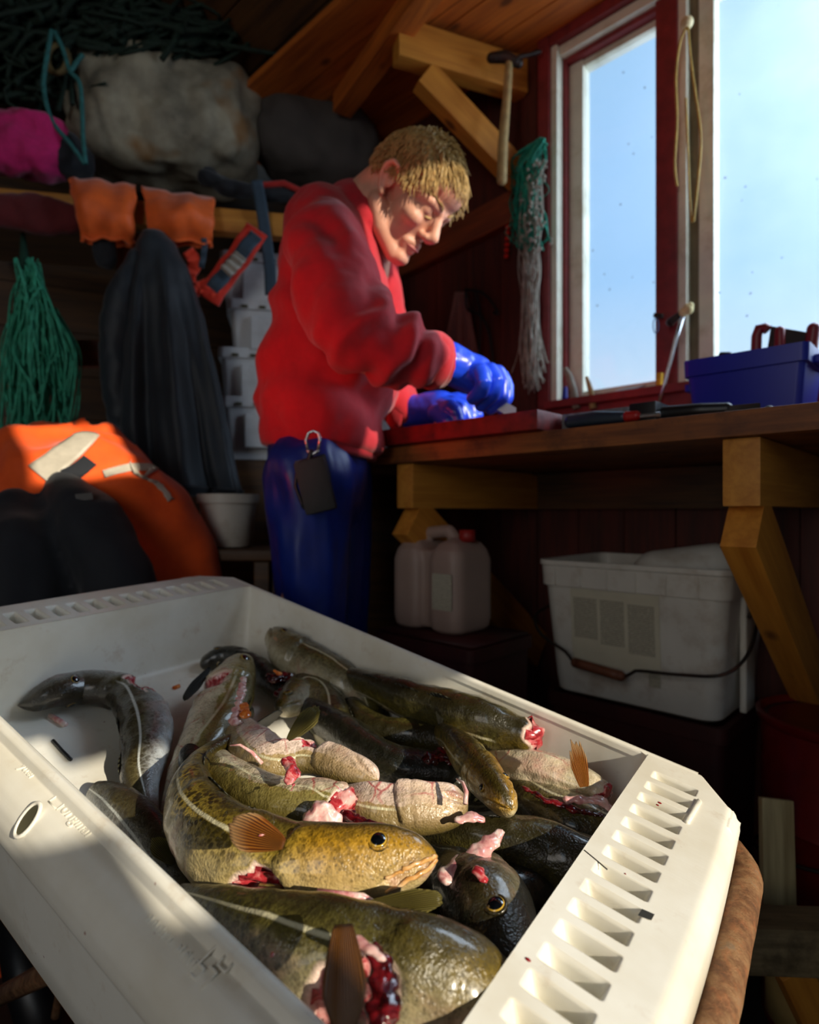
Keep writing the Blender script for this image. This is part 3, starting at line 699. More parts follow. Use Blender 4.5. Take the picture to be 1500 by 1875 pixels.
def cod(pts, mat, label, side=1, up=.5, head=True, hl=2.0, wound=0, eye=True, mouth=.62, tail=True, dorsal=True, finmat=None, flat=.78, group='gutted cod in the fish box', jaw=.0, eyes=(1, -1), eyescale=1.0, wlen=.42, wt=.42, gills=True, cut=0, furrow=0, lips=False):
    """pts: (px, py, c below rim, radius px) from snout to tail; side: which side of travel the back is on; up: how far the back turns up"""
    fm = finmat or FM_olive
    wp = []
    for x, y, c, r in pts:
        p = settle(x, y, c, r); wp.append((p.x, p.y, p.z, r*p.y/F*1.0))
    sp = smoothpts(wp, NR); C = [V(q[:3]) for q in sp]; R = [max(.0015, q[3]) for q in sp]
    dist = [0]
    for i in range(1, NR): dist.append(dist[-1]+(C[i]-C[i-1]).length)
    Rm = max(R); HL = hl*Rm; root_p = C[NR//2]
    root = empty('codfish', root_p, label, 'fish', group)
    vs = []; at = {'s': [], 't': [], 'u': [], 'w': [], 'lt': []}; frames = []
    for i in range(NR):
        T = (C[min(i+1, NR-1)]-C[max(i-1, 0)]).normalized()
        S = EC.cross(T).normalized(); D = (S*(side*cos(up*pi/2))+EC*sin(up*pi/2)); D = (D-T*D.dot(T)).normalized(); W = T.cross(D)
        u = dist[i]/HL if head else 2.0; frames.append((T, D, W, u))
        for k in range(NA_):
            a = 2*pi*k/NA_; t = abs(((k/NA_)*2+1) % 2-1)   # 0 back .. 1 belly
            t = 1-abs(1-2*k/NA_)
            r = R[i]; fl = flat
            if head:
                cap = 1.0
                if u < .16: cap = (1-(1-u/.16)**2)**.5*.97+.03
                r *= cap
                if t > .5 and u < 1: r *= 1-.10*(t-.5)*(1-u)
                tm = mouth-.10+.42*u; g = exp(-((t-tm)/.030)**2)*ss(.46, .36, u)      # mouth slit
                lip = (exp(-((t-tm-.065)/.034)**2)+1.25*exp(-((t-tm+.068)/.036)**2))*ss(.50, .34, u)
                r *= 1-.26*g+.085*lip
                if jaw and t > mouth and u < .5: r *= 1+jaw*ss(.5, .2, u)
                if gills:
                    gm = ss(.12, .22, t)*ss(1.0, .84, t)
                    ge = 1.0+.10*sin((t-.2)*3.4)
                    r *= 1+gm*(.05*ss(.55, .9, u)*(1-ss(ge-.015, ge+.015, u))-.09*ss(ge-.015, ge+.015, u)*(1-ss(ge+.05, ge+.35, u)))
                    r *= 1-.035*exp(-((u-.80-.1*sin(t*3))/.03)**2)*gm
                    r *= 1+.03*exp(-((t-.30)/.10)**2)*exp(-((u-.42)/.16)**2)
            w = 0.0
            if wound and head:
                nz = noise.noise(V((C[i].x*60+cos(a)*1.4, C[i].y*60, sin(a)*1.4+Rm*900))); lo, hi = 1.02+.10*nz, 1.02+wlen*(1+.5*nz); wu = ss(lo-.05, lo+.07, u)*ss(hi+.07, hi-.09, u)
                ts = (k/NA_-.5)*2; tt = abs(ts) if wound == 2 else (1-t if True else 0)
                w = wu*ss(wt-.05+.12*nz, wt+.16+.12*nz, t)*(1 if wound == 2 or (ts > 0) == (wound > 0) or t > .90 else .0)
                r *= 1-.50*w**1.5+.10*exp(-((w-.18)/.12)**2)*wu
            if furrow:
                q3 = 1-t; r *= 1+furrow*ss(.50, .75, t)*(.9*cos(q3*21+1.2*noise.noise(V((C[i].x*25, C[i].y*25, 1))))-.8*exp(-(q3/.05)**2))*ss(0, .12, i/NR)
            if cut:
                x = dist[i]/Rm; w = max(w, ss(cut*.9, cut*.3, x+.25*noise.noise(V((a*1.3, 0, Rm*999)))))
                r *= 1+.10*exp(-((x-cut*.8)/.12)**2)*(1+.6*noise.noise(V((a*2, 3, Rm*555))))
            p3 = C[i]+D*(cos(a)*r)+W*(sin(a)*r*fl)
            r2 = r*(.075*noise.noise(p3*30)+.035*noise.noise(p3*75)); r2 = r2*(.35 if (head and u < 1) else 1); p3 += (D*cos(a)+W*sin(a))*r2
            vs.append(p3); at['s'].append(i/NR); at['t'].append(t); at['u'].append(min(u, 3)); at['w'].append(w)
            at['lt'].append(.34+.14*ss(1.5, 3.2, u if head else 3.0))
    fs = []
    for i in range(NR-1):
        for k in range(NA_):
            k2 = (k+1) % NA_; fs.append((i*NA_+k, i*NA_+k2, (i+1)*NA_+k2, (i+1)*NA_+k))
    fs.append(tuple(range(NA_-1, -1, -1))); fs.append(tuple((NR-1)*NA_+k for k in range(NA_)))
    body = mesh_obj('body', vs, fs, mat, root, True, None, at)
    if wound or cut:                         # torn flesh standing a little out of the cut
        idx = {}; fv = []; ff = []
        for f in fs[:-2]:
            if min(at['w'][q] for q in f) > .34:
                for q in f:
                    if q not in idx:
                        idx[q] = len(fv); ce = C[q//NA_]; n = (vs[q]-ce).normalized(); ed = ss(.34, .8, at['w'][q])
                        fv.append(vs[q]+n*(ed*Rm*(.05+.16*noise.noise(vs[q]*95)+.10*noise.noise(vs[q]*210))+.0003))
                ff.append(tuple(idx[q] for q in f))
        if len(ff) > 6: mesh_obj('cut_flesh', fv, ff, M_flesh, root)
    def on(uu, t, sgn):                      # surface point/normal at head coordinate uu
        i = min(range(NR), key=lambda q: abs(frames[q][3]-uu)); k = int(round(t/2*NA_)) % NA_
        if sgn < 0: k = (NA_-k) % NA_
        p = vs[i*NA_+k]; return p, (p-C[i]).normalized(), frames[i]
    if head and eye:
        for sg in eyes:
            p, n, fr = on(.44, .30, sg); r = Rm*.225*eyescale; mb = MB()
            q = n.to_track_quat('Z', 'Y').to_matrix().to_4x4(); M = Matrix.Translation(p-n*r*.40) @ q
            mb.ell((0, 0, 0), (r, r, r*.72), M, 28, 20)
            sa = [min(1.0, (i/20)*2.0*.95) for i in range(21) for k in range(28)]
            eyo = mb.build('eye', M_eye, root, True, None, {'s': sa})
            mb = MB(); mb.tube([M @ V((r*.93*cos(x), r*.93*sin(x), r*.30)) for x in [2*pi*j/24 for j in range(24)]], r*.16, 8, closed=True)
            nn = len(mb.v); i0 = .44
            mb.build('eyelid', mat, eyo, True, None, {'t': [.30]*nn, 'u': [.4]*nn, 's': [0]*nn, 'w': [0]*nn, 'lt': [9]*nn})
    if lips:
        for k_, off in (('upper_lip', .062), ('lower_lip', -.060)):
            mb = MB()
            for sg in (1, -1):
                q = []; rr_ = []
                for j in range(12):
                    uu = .015+.36*j/11; p, n, fr = on(uu, mouth-.10+.42*uu-off, sg); q.append(p+n*Rm*.004); rr_.append(Rm*(.050 if j < 9 else .034))
                mb.tube(smoothpts([tuple(v) for v in q], 24), [rr_[min(11, k//2)] for k in range(24)], 8)
            mb.build(k_, M_lips, root)
    if dorsal:
        for a, b, hh in ((.30, .44, .55), (.47, .66, .50), (.69, .82, .40)):
            i0, i1 = int(a*NR), int(b*NR); mb = MB(); S = []; Uu = []
            def fn(u, v):
                x = i0+u*(i1-i0); i = int(x); f = x-i; j = min(i+1, NR-1); D = frames[i][1]; T = frames[i][0]; Wd = frames[i][2]
                base = C[i].lerp(C[j], f)+D*(R[i]*.93); hgt = Rm*hh*(sin(pi*min(1, u*1.15))**.6 if u < .87 else .55*(1-u)/.13+.02)
                return base+(D*.35+T*.65+Wd*.28*side)*(hgt*v)*.6
            mb.sheet(fn, 20, 6, .0007); S = [j/6 for i in range(21) for j in range(7)]*2; Uu = [i/40 for i in range(21) for j in range(7)]*2
            mb.build('dorsal_fin', fm, root, True, None, {'s': S, 'u': Uu})
    if tail:
        T, D, Wd, u = frames[-1]; fan('tail_fin', fm, C[-1]-T*.006, C[-1]+T*Rm*1.5, Rm*1.7, root, .35, 0, .05, up=Wd)
    return root, C, R, frames, on
def pfin(root, b, t, width, mat, c0=-.02, c1=-.02, name='pectoral_fin', **k):
    bp = FB(b[0], b[1], c0); tp = FB(t[0], t[1], c1); return fan(name, mat, bp, tp, width*bp.y/F, root, **k)
def lump(root, name, mat, pts, seed=0, amp=.35, vox=.0016, flat=.5):
    """soft wet lumps: (px, py, c, r px)"""
    mb = MB(); L = []
    for x, y, c, r in pts:
        p = FB(x, y, c); L.append((p, r*p.y/F))
    Q = Matrix((EA, EB, EC)).transposed().to_4x4(); rnd = random.Random(seed)
    for p, r in L:
        mb.ell((0, 0, 0), (r*1.1, r*1.1, r*flat), Matrix.Translation(p-EC*r*.25) @ Q, 16, 10)
        for k in range(3):
            t = rnd.uniform(0, 6.28); mb.ell((cos(t)*r*.7, sin(t)*r*.7, 0), (r*.5, r*.5, r*flat*.8), Matrix.Translation(p-EC*r*.25) @ Q, 12, 8)
    for (p, r), (q, s) in zip(L[:-1], L[1:]):
        for k in range(1, 5): mb.ell((0, 0, 0), ((r+(s-r)*k/5)*.95,)*2+((r+(s-r)*k/5)*flat,), Matrix.Translation(p.lerp(q, k/5)-EC*r*.25) @ Q, 14, 8)
    rm = max(r for _, r in L)
    return mb.fuse(name, mat, root, vox, 2, lambda c: rm*amp*(noise.noise(c*110+V((seed, 0, 0)))+.5*noise.noise(c*260)))
# F1: the golden cod in front, head to the right
r, *_ = cod([(802, 1568, .002, 22), (762, 1573, .000, 45), (700, 1577, -.004, 62), (620, 1584, -.010, 70), (560, 1586, -.018, 74), (490, 1580, -.026, 78), (415, 1556, -.034, 78), (362, 1500, -.04, 62), (347, 1440, -.046, 42), (365, 1395, -.05, 28), (410, 1362, -.052, 17), (450, 1342, -.052, 10)],
    SK_gold, 'golden brown spotted cod curled in front, head pointing right with a dark round eye', side=-1, up=.60, wound=1, hl=3.1, wlen=.30, wt=.50, finmat=FM_dark, eyes=(1,-1), lips=True)
pfin(r, (520, 1545), (425, 1512), 62, FM_orange, .03, .026, bend=.1)
lump(r, 'blood_clot', M_flesh, [(478, 1527, .030, 5), (494, 1524, .030, 4)], 3)
mbx = MB(); p0 = FB(597, 1635, -.004); mbx.tube([FB(580, 1632, .0), FB(620, 1641, .0), FB(665, 1644, .0), FB(688, 1652, -.002)], [.002, .0035, .003, .001], 10)
mbx.build('gill_membrane', M_pink, r)
# F2: long grey-brown fish with its head at the far left
r, *_ = cod([(32, 1292, -.17, 10), (62, 1284, -.168, 24), (105, 1266, -.164, 34), (150, 1258, -.162, 37), (200, 1262, -.16, 38), (243, 1276, -.158, 42), (266, 1320, -.156, 47), (268, 1370, -.155, 43), (258, 1420, -.155, 36), (266, 1470, -.158, 24), (284, 1520, -.165, 12)],
    SK_grey, 'dark grey brown cod with a cut neck, its head on bare floor at far left', side=-1, up=.05, wound=1, hl=4.0, wlen=.40, finmat=FM_dark, tail=False)
pfin(r, (281, 1245), (312, 1268), 12, FM_dark, -.13, -.14)
# F3: pale-bellied fish standing head-up
r, *_ = cod([(447, 1204, -.06, 16), (432, 1232, -.064, 36), (412, 1275, -.07, 52), (390, 1325, -.078, 50), (360, 1380, -.086, 42), (333, 1430, -.095, 30), (312, 1490, -.105, 18), (305, 1540, -.115, 10)],
    SK_pale, 'yellowish cod lying snout up beside the grey one, orange liver at its throat', side=1, up=.16, wound=2, hl=2.2, mouth=.7, eyes=(1, -1), finmat=FM_dark, dorsal=True)
pfin(r, (385, 1222), (336, 1282), 18, FM_dark, -.05, -.07)
lump(r, 'liver', M_liver, [(447, 1290, -.03, 9), (450, 1306, -.03, 11)], 5, .15)
lump(r, 'cut_flesh', M_pink, [(446, 1240, -.03, 7), (442, 1268, -.03, 9), (430, 1318, -.035, 12)], 6)
# F4, F5: heads by the far right corner
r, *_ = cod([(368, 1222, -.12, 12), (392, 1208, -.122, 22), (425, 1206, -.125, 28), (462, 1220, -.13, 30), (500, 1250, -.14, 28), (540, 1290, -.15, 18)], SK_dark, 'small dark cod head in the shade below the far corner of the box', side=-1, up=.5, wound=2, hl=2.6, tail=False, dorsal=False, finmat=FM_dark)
r, *_ = cod([(500, 1152, -.075, 10), (512, 1172, -.08, 26), (535, 1198, -.088, 40), (575, 1222, -.098, 40), (625, 1246, -.105, 34), (668, 1290, -.12, 28), (700, 1350, -.14, 20), (740, 1390, -.15, 12)], SK_olive, 'brown cod with its mouth raised against the far long side of the box', side=1, up=.35, wound=0, hl=2.4, mouth=.55, jaw=.2, tail=False, finmat=FM_dark)
lump(r, 'open_mouth', M_pink, [(515, 1160, -.045, 5), (545, 1178, -.05, 6), (575, 1198, -.058, 5)], 7)
# F6: dark fish with a red wound behind a small head
r, *_ = cod([(512, 1302, -.075, 14), (535, 1285, -.08, 30), (560, 1268, -.085, 38), (590, 1290, -.1, 40), (615, 1340, -.115, 36), (650, 1390, -.125, 28), (700, 1440, -.135, 20)], SK_olive, 'olive cod in the shade with a bloody neck and a raised side fin', side=1, up=.3, wound=0, hl=2.2, tail=False, finmat=FM_dark)
lump(r, 'cut_flesh', M_darkflesh, [(500, 1240, -.07, 12), (525, 1236, -.07, 15), (545, 1244, -.07, 12), (515, 1268, -.072, 13)], 8)
lump(r, 'liver', M_liver, [(512, 1232, -.05, 6), (503, 1227, -.05, 4)], 9, .1)
pfin(r, (536, 1352), (582, 1296), 34, FM_olive, -.05, -.03, bend=.05)
# F7: long dark fish along the far side
r, *_ = cod([(985, 1352, -.095, 20), (965, 1350, -.1, 36), (925, 1340, -.105, 48), (870, 1318, -.11, 52), (810, 1300, -.115, 48), (745, 1280, -.12, 42), (690, 1258, -.125, 32), (640, 1240, -.13, 20), (628, 1236, -.13, 14)], SK_olive, 'long dark olive cod stretched along the far long side, red gills at its right end', side=1, up=.55, hl=1.2, cut=.6, eye=False, wound=0, gills=False, mouth=2, tail=False, finmat=FM_dark)
lump(r, 'gills', M_darkflesh, [(972, 1330, -.065, 14), (985, 1345, -.075, 14), (978, 1365, -.08, 10)], 10)
pfin(r, (946, 1325), (925, 1284), 14, FM_brown, -.05, -.045)
pfin(r, (975, 1335), (990, 1316), 40, FM_dark, -.06, -.055, name='gill_cover')
# F8: dark fish curving to a cut throat
r, *_ = cod([(846, 1362, -.07, 22), (815, 1360, -.07, 36), (770, 1352, -.078, 42), (715, 1348, -.088, 40), (670, 1325, -.098, 34), (645, 1290, -.11, 26), (640, 1262, -.12, 16)], SK_olive, 'dark curved cod in the middle with a pale cut throat and a small upright fin', side=1, up=.5, hl=.9, cut=1.0, eye=False, gills=False, mouth=2, tail=False, dorsal=False, finmat=FM_dark)
lump(r, 'blood', M_darkflesh, [(790, 1385, -.048, 16), (815, 1378, -.045, 15), (800, 1400, -.055, 14), (830, 1395, -.05, 10)], 12)
pfin(r, (806, 1330), (806, 1286), 16, FM_dark, -.035, -.02)
# F9: golden-olive head pointing down right
r, *_ = cod([(938, 1484, -.012, 20), (920, 1462, -.014, 34), (893, 1428, -.018, 42), (862, 1390, -.024, 42), (835, 1362, -.03, 30), (812, 1345, -.05, 22)], SK_gold, 'golden olive cod head seen from above, pointing down to the right rim', side=1, up=.72, furrow=.05, hl=2.9, mouth=.42, wound=0, tail=False, dorsal=False, eyescale=.8)
# F10: belly-up fish by the right rim with an orange fin
r, *_ = cod([(1115, 1462, -.035, 22), (1085, 1445, -.035, 36), (1040, 1428, -.038, 44), (985, 1412, -.042, 44), (930, 1400, -.05, 34), (890, 1392, -.06, 18)], SK_pale, 'pale ridged cod belly near the right end with an upright orange fin', side=-1, up=-.35, furrow=.06, hl=.5, cut=.35, eye=False, gills=False, mouth=2, tail=False, dorsal=False)
pfin(r, (1070, 1440), (1052, 1358), 32, FM_orange, -.002, .02, ragged=.16, bw=.5)
lump(r, 'cut_flesh', M_pink, [(1040, 1463, -.03, 9), (1070, 1462, -.028, 11), (1100, 1464, -.028, 12), (1118, 1478, -.032, 10)], 13)
r, *_ = cod([(1135, 1510, -.05, 26), (1095, 1508, -.05, 44), (1040, 1495, -.054, 52), (985, 1468, -.06, 46), (945, 1432, -.07, 36), (915, 1405, -.08, 20)], SK_olive, 'brown cod flank below the pale ridged belly, slit open along its length', side=1, up=-.1, hl=.5, eye=False, gills=False, mouth=2, tail=False, dorsal=False)
lump(r, 'belly_slit', M_darkflesh, [(960, 1440, -.035, 7), (1000, 1462, -.032, 9), (1050, 1480, -.03, 9), (1100, 1490, -.032, 7)], 14)
# F11: pinkish underside of a head pointing right
r, *_ = cod([(856, 1466, -.012, 18), (830, 1472, -.014, 38), (785, 1478, -.016, 47), (735, 1478, -.018, 48), (680, 1474, -.022, 42), (630, 1464, -.03, 26), (600, 1458, -.04, 18)], SK_pink, 'pinkish cod head lying chin up in the middle, chin barbel at its tip', side=1, up=-.30, furrow=.10, hl=2.6, mouth=.44, eye=True, eyes=(-1,), eyescale=.5, wound=0, tail=False, dorsal=False)
mb = MB(); mb.tube([FB(852, 1472, .012), FB(854, 1450, .018), FB(848, 1433, .02), (FB(836, 1426, .018))], [.0022, .002, .0014, .0006], 8); mb.build('chin_barbel', M_pink, r)
lump(r, 'cut_flesh', M_darkflesh, [(640, 1490, -.012, 14), (665, 1505, -.01, 14), (700, 1515, -.01, 12)], 15)
# F12: white-bellied fish with its throat cut
r, *_ = cod([(640, 1490, -.02, 30), (605, 1472, -.022, 46), (555, 1470, -.026, 48), (500, 1462, -.032, 46), (450, 1440, -.04, 42), (412, 1412, -.05, 34), (395, 1385, -.06, 20)], SK_pale, 'cream bellied cod bending right to a cut throat, behind the golden one', side=1, up=-.05, furrow=.04, hl=.6, cut=.9, eye=False, gills=False, mouth=2, tail=False, dorsal=False)
lump(r, 'throat', M_pink, [(575, 1496, -.012, 20), (602, 1500, -.012, 24), (590, 1478, -.006, 18)], 16, .15, flat=.8)
lump(r, 'blood', M_flesh, [(538, 1436, .012, 5), (533, 1446, .012, 4)], 18)
# F13: head chin up with opened gill
r, *_ = cod([(692, 1428, -.015, 14), (668, 1418, -.018, 28), (625, 1402, -.022, 34), (580, 1388, -.028, 34), (545, 1385, -.032, 36), (500, 1392, -.036, 44), (465, 1372, -.046, 44), (440, 1340, -.06, 30)], SK_pink, 'cream and pink cod with an open red gill, in front of the olive one', side=1, up=-.25, furrow=.09, hl=2.6, wound=2, wlen=.35, eye=False, tail=False, dorsal=False, mouth=.5)
pfin(r, (528, 1354), (576, 1300), 30, FM_olive, .0, .012, bend=.05)
lump(r, 'gills', M_flesh, [(528, 1392, .004, 12), (540, 1412, .004, 14), (530, 1428, .002, 10)], 19)
mb = MB(); mb.tube([FB(480, 1398, .0), FB(462, 1378, .008), FB(440, 1364, .01), FB(421, 1365, .008)], [.0018, .0016, .0012, .0006], 8); mb.build('chin_barbel', M_pink, r)
# F14: broad speckled back under the rim
r, *_ = cod([(1100, 1600, -.06, 50), (1060, 1590, -.06, 72), (1000, 1570, -.06, 76), (930, 1552, -.06, 66), (860, 1538, -.062, 50), (800, 1528, -.068, 34), (760, 1522, -.075, 20)], SK_olive, 'broad speckled cod back running under the near end rim', side=1, up=.65, hl=.4, eye=False, gills=False, mouth=2, tail=False, dorsal=False)
# F15/16: big brown head sinking under the near rim
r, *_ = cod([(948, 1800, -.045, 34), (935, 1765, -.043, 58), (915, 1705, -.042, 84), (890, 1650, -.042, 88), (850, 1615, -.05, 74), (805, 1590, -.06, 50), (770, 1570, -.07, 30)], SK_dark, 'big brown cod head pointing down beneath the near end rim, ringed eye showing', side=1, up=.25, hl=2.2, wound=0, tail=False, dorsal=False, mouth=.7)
lump(r, 'collar_flesh', M_pink, [(822, 1600, -.022, 20), (848, 1582, -.018, 24), (878, 1558, -.014, 20), (900, 1538, -.010, 16), (916, 1522, -.008, 9)], 20, .12)
lump(r, 'cut_flesh', M_flesh, [(876, 1592, -.004, 12), (884, 1606, -.006, 12)], 21)
lump(r, 'small_snout', M_pink, [(843, 1500, -.004, 10), (866, 1492, -.002, 13), (880, 1498, -.004, 10)], 22, .2)
# F17: foreground fish with hanging fin, wound and gill cover
r, *_ = cod([(975, 1872, -.04, 40), (932, 1852, -.036, 72), (872, 1832, -.03, 96), (808, 1808, -.02, 106), (745, 1788, -.016, 104), (660, 1775, -.018, 106), (580, 1755, -.02, 100), (500, 1720, -.024, 84), (430, 1690, -.03, 60), (370, 1660, -.04, 36), (330, 1640, -.05, 20)], SK_olive, 'large mottled cod nearest the camera with a brown fin hanging over its open neck', side=-1, up=.60, wound=1, hl=4.5, wlen=.20, wt=.36, tail=False, dorsal=False, finmat=FM_brown, eyescale=.9)
pfin(r, (628, 1692), (632, 1885), 72, FM_brown, .034, .034, bw=.45, bend=-.05, ragged=.02)
lump(r, 'cut_flesh', M_darkflesh, [(690, 1745, .020, 20), (700, 1790, .018, 28), (705, 1840, .016, 30), (700, 1885, .012, 26)], 23)
lump(r, 'pink_tissue', M_pink, [(652, 1722, .028, 16), (680, 1736, .03, 12), (700, 1752, .03, 9)], 24, .2)
lump(r, 'blood_clot', M_flesh, [(498, 1740, .032, 5), (496, 1752, .032, 4), (504, 1745, .032, 3)], 25)
# F18: pale strip of a fish between, tail fin showing
r, *_ = cod([(470, 1640, -.03, 20), (530, 1650, -.03, 26), (600, 1662, -.03, 28), (660, 1672, -.03, 22), (690, 1668, -.028, 12)], SK_pale, 'pale yellowish tail end of a cod below the golden head, fin fanned right', side=1, up=.3, head=False, tail=False, dorsal=False)
pfin(r, (655, 1668), (812, 1644), 40, FM_olive, .0, .008, name='tail_fin', bw=.5, bend=.04)
lump(r, 'blood_clot', M_flesh, [(575, 1652, -.006, 5), (582, 1660, -.006, 5)], 26)
# F19: dark striped back in the gap
r, *_ = cod([(690, 1690, -.06, 24), (740, 1712, -.06, 36), (800, 1745, -.06, 42), (860, 1785, -.062, 40), (910, 1830, -.066, 30)], SK_dark, 'dark striped cod back in the gap below the big brown head', side=1, up=.7, head=False, tail=False, dorsal=False)
# F20, F21: fish wedged along the left side
r, *_ = cod([(175, 1450, -.13, 20), (215, 1478, -.125, 38), (262, 1530, -.12, 46), (300, 1585, -.115, 44), (340, 1640, -.11, 34), (380, 1690, -.11, 20)], SK_grey, 'blue grey striped cod wedged along the left side of the box', side=1, up=.6, head=False, tail=False, dorsal=False)
pfin(r, (318, 1580), (280, 1535), 34, FM_olive, -.07, -.065)
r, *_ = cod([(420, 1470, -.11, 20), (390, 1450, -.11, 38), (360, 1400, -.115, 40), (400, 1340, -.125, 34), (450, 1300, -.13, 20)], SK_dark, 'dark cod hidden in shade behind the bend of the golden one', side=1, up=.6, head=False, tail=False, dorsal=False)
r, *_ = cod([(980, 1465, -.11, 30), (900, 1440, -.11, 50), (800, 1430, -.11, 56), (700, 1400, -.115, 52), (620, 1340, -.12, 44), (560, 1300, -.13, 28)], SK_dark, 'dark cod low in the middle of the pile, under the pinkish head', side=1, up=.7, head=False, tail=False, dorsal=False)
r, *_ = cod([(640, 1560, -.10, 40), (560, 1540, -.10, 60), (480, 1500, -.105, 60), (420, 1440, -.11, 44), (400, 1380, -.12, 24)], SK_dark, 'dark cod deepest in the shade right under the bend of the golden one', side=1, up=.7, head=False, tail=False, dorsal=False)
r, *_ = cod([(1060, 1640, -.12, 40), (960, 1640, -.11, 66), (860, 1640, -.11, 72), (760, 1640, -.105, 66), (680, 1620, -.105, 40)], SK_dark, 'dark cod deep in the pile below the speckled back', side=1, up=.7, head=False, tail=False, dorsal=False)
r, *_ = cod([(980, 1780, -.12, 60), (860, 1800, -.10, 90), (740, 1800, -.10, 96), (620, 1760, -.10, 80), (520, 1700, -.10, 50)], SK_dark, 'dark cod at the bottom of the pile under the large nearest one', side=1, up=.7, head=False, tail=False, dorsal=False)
# scraps on the bare floor
def scrap(label, name, mat, pts, rpx, cat, c=-.108):
    mb = MB(); P_ = [FB(x, y, c) for x, y in pts]; mb.tube(P_, [rpx*p.y/F for p in P_], 8); return tag(mb.build(name, mat), label, cat)
scrap('black plastic sliver on the white box floor', 'plastic_sliver', M_black, [(97, 1356), (112, 1373), (130, 1391)], 3.2, 'scrap')
scrap('white strip of skin under the chin of the grey brown cod', 'skin_strip', M_pink, [(92, 1310), (105, 1318), (120, 1328)], 5, 'scrap')
scrap('thin pink thread of gut on the floor beside the far wall', 'gut_thread', M_pink, [(92, 1228), (96, 1218), (108, 1214)], 2.2, 'scrap')
scrap('black fleck on the floor above the snout at the far left', 'skin_fleck', M_black, [(62, 1249), (67, 1246)], 3.5, 'scrap')
scrap('orange fleck on the floor right of the cut neck', 'liver_fleck', M_liver, [(318, 1260), (328, 1256)], 4, 'scrap')

# ------------------------------------------------------------------ workbench along the window wall
BZ = 1.02
def wloc(x, y, off): q = MWi @ onwall(x, y, off); return q
def wp(l, off, z): return MW @ V((l, -off, z))
lL, lR = -1.30, .42
bench = empty('workbench', wp(-.4, .28, 0), 'long stained wooden workbench under the window on diagonal braces', 'workbench')
mb = MB(); rnd = random.Random(5)
mb.box(((lL+lR)/2, -.283, BZ-.018), (lR-lL, .534, .036), None, .004)
mb.build('bench_top', M_bench, bench, True, MW, sharp=30)
for x0, x1 in ((1325, 1385), (730, 788)):
    l0 = wloc(x0, 850, .53).x; l1 = l0+.048; z1 = BZ-.037; z0 = z1-.095; lm = (l0+l1)/2
    beam('joist', wp(lm, .535, (z0+z1)/2), wp(lm, .003, (z0+z1)/2), .048, .095, M_pine, parent=None).parent = bench
    o = bpy.data.objects[[k for k in bpy.data.objects.keys() if k.startswith('joist')][-1]]; o.matrix_parent_inverse = abs_m(bench).inverted()
    o = beam('brace', wp(lm, .50, z0-.035), wp(lm, .04, z0-.37), .046, .095, M_pinev, ext=.03); o.parent = bench; o.matrix_parent_inverse = abs_m(bench).inverted()
o = beam('wall_rail', wp(lL, .024, BZ-.085), wp(lR, .024, BZ-.085), .045, .095, M_wood_dark); o.parent = bench; o.matrix_parent_inverse = abs_m(bench).inverted()

def on_bench(name, label, cat, l, off, z=BZ, group=None): return empty(name, wp(l, off, z), label, cat, group)
# cutting boards
lc0, lc1 = wloc(735, 800, .56).x, wloc(990, 760, .56).x
cbo = MB(); cbo.box(((lc0+lc1)/2-.03, -.40, BZ+.018), (lc1-lc0+.06, .34, .034), None, .004)
tag(cbo.build('cutting_board', M_red_board, None, True, MW, sharp=30), 'thick red cutting board on the bench in front of the man', 'cutting board')
ls1 = wloc(1170, 760, .50).x
cbo = MB(); cbo.box(((lc1+ls1)/2+.003, -.37, BZ+.017), (ls1-lc1-.006, .26, .032), None, .004)
tag(cbo.build('slab', M_greyslab, None, True, MW, sharp=30), 'speckled grey slab on the bench next to the red cutting board', 'slab')
fi = empty('fish_fillet', wp(wloc(850, 770, .50).x, .48, BZ+.037), 'pale fish fillet on the red cutting board under the gloves', 'fillet')
mb = MB(); q = P(850, 768, 1.22); mb.ell((wp(wloc(852, 770, .47).x, .46, BZ+.046)), (.075, .035, .012)); mb.fuse('flesh', M_pink, fi, .004, 3, lambda c: .004*noise.noise(c*40))
def tool(name, label, cat, parts, base):
    r = empty(name, base, label, cat)
    for nm, m, f in parts:
        mb = MB(); f(mb); mb.build(nm, m, r, True, sharp=40)
    return r
def edge(x, off, z): q = wloc(x, 760, off); return wp(q.x, off, z)
tool('screwdriver', 'screwdriver with dark blue handle and red end lying at the bench edge', 'screwdriver',
     [('handle', plain('blue_grey_handle', '22303e', .4), lambda mb: mb.chain([edge(1045, .535, BZ+.012), edge(1090, .535, BZ+.013), edge(1140, .535, BZ+.010)], [.011, .012, .009], 12)),
      ('end_cap', plain('red_cap', 'a01512', .4), lambda mb: mb.chain([edge(1150, .535, BZ+.010), edge(1165, .535, BZ+.010)], [.009, .008], 12)),
      ('shaft', M_steel, lambda mb: mb.tube([edge(1165, .535, BZ+.009), edge(1210, .53, BZ+.009)], .004, 8))], edge(1090, .535, BZ))
lt = wloc(1190, 760, .5).x
mb = MB(); mb.box((lt, -.50, BZ+.016), (.042, .06, .030), None, .003); tag(mb.build('whetstone', M_black, None, True, MW, sharp=30), 'small black block standing near the bench edge beside the screwdriver', 'block')
tool('file', 'long black ridged tool lying along the bench edge before the blue bin', 'tool',
     [('handle', M_black, lambda mb: mb.chain([edge(1218, .50, BZ+.014), edge(1280, .50, BZ+.013), edge(1330, .49, BZ+.012)], [.012, .011, .010], 12)),
      ('blade', M_darksteel, lambda mb: mb.bar(edge(1325, .49, BZ+.010), edge(1390, .47, BZ+.012), .022, .012))], edge(1300, .5, BZ))
tag(MB().ell(edge(1408, .47, BZ+.007), (.008, .008, .007)).build('bolt', M_darksteel), 'small dark bolt on the bench right of the ridged tool', 'bolt')
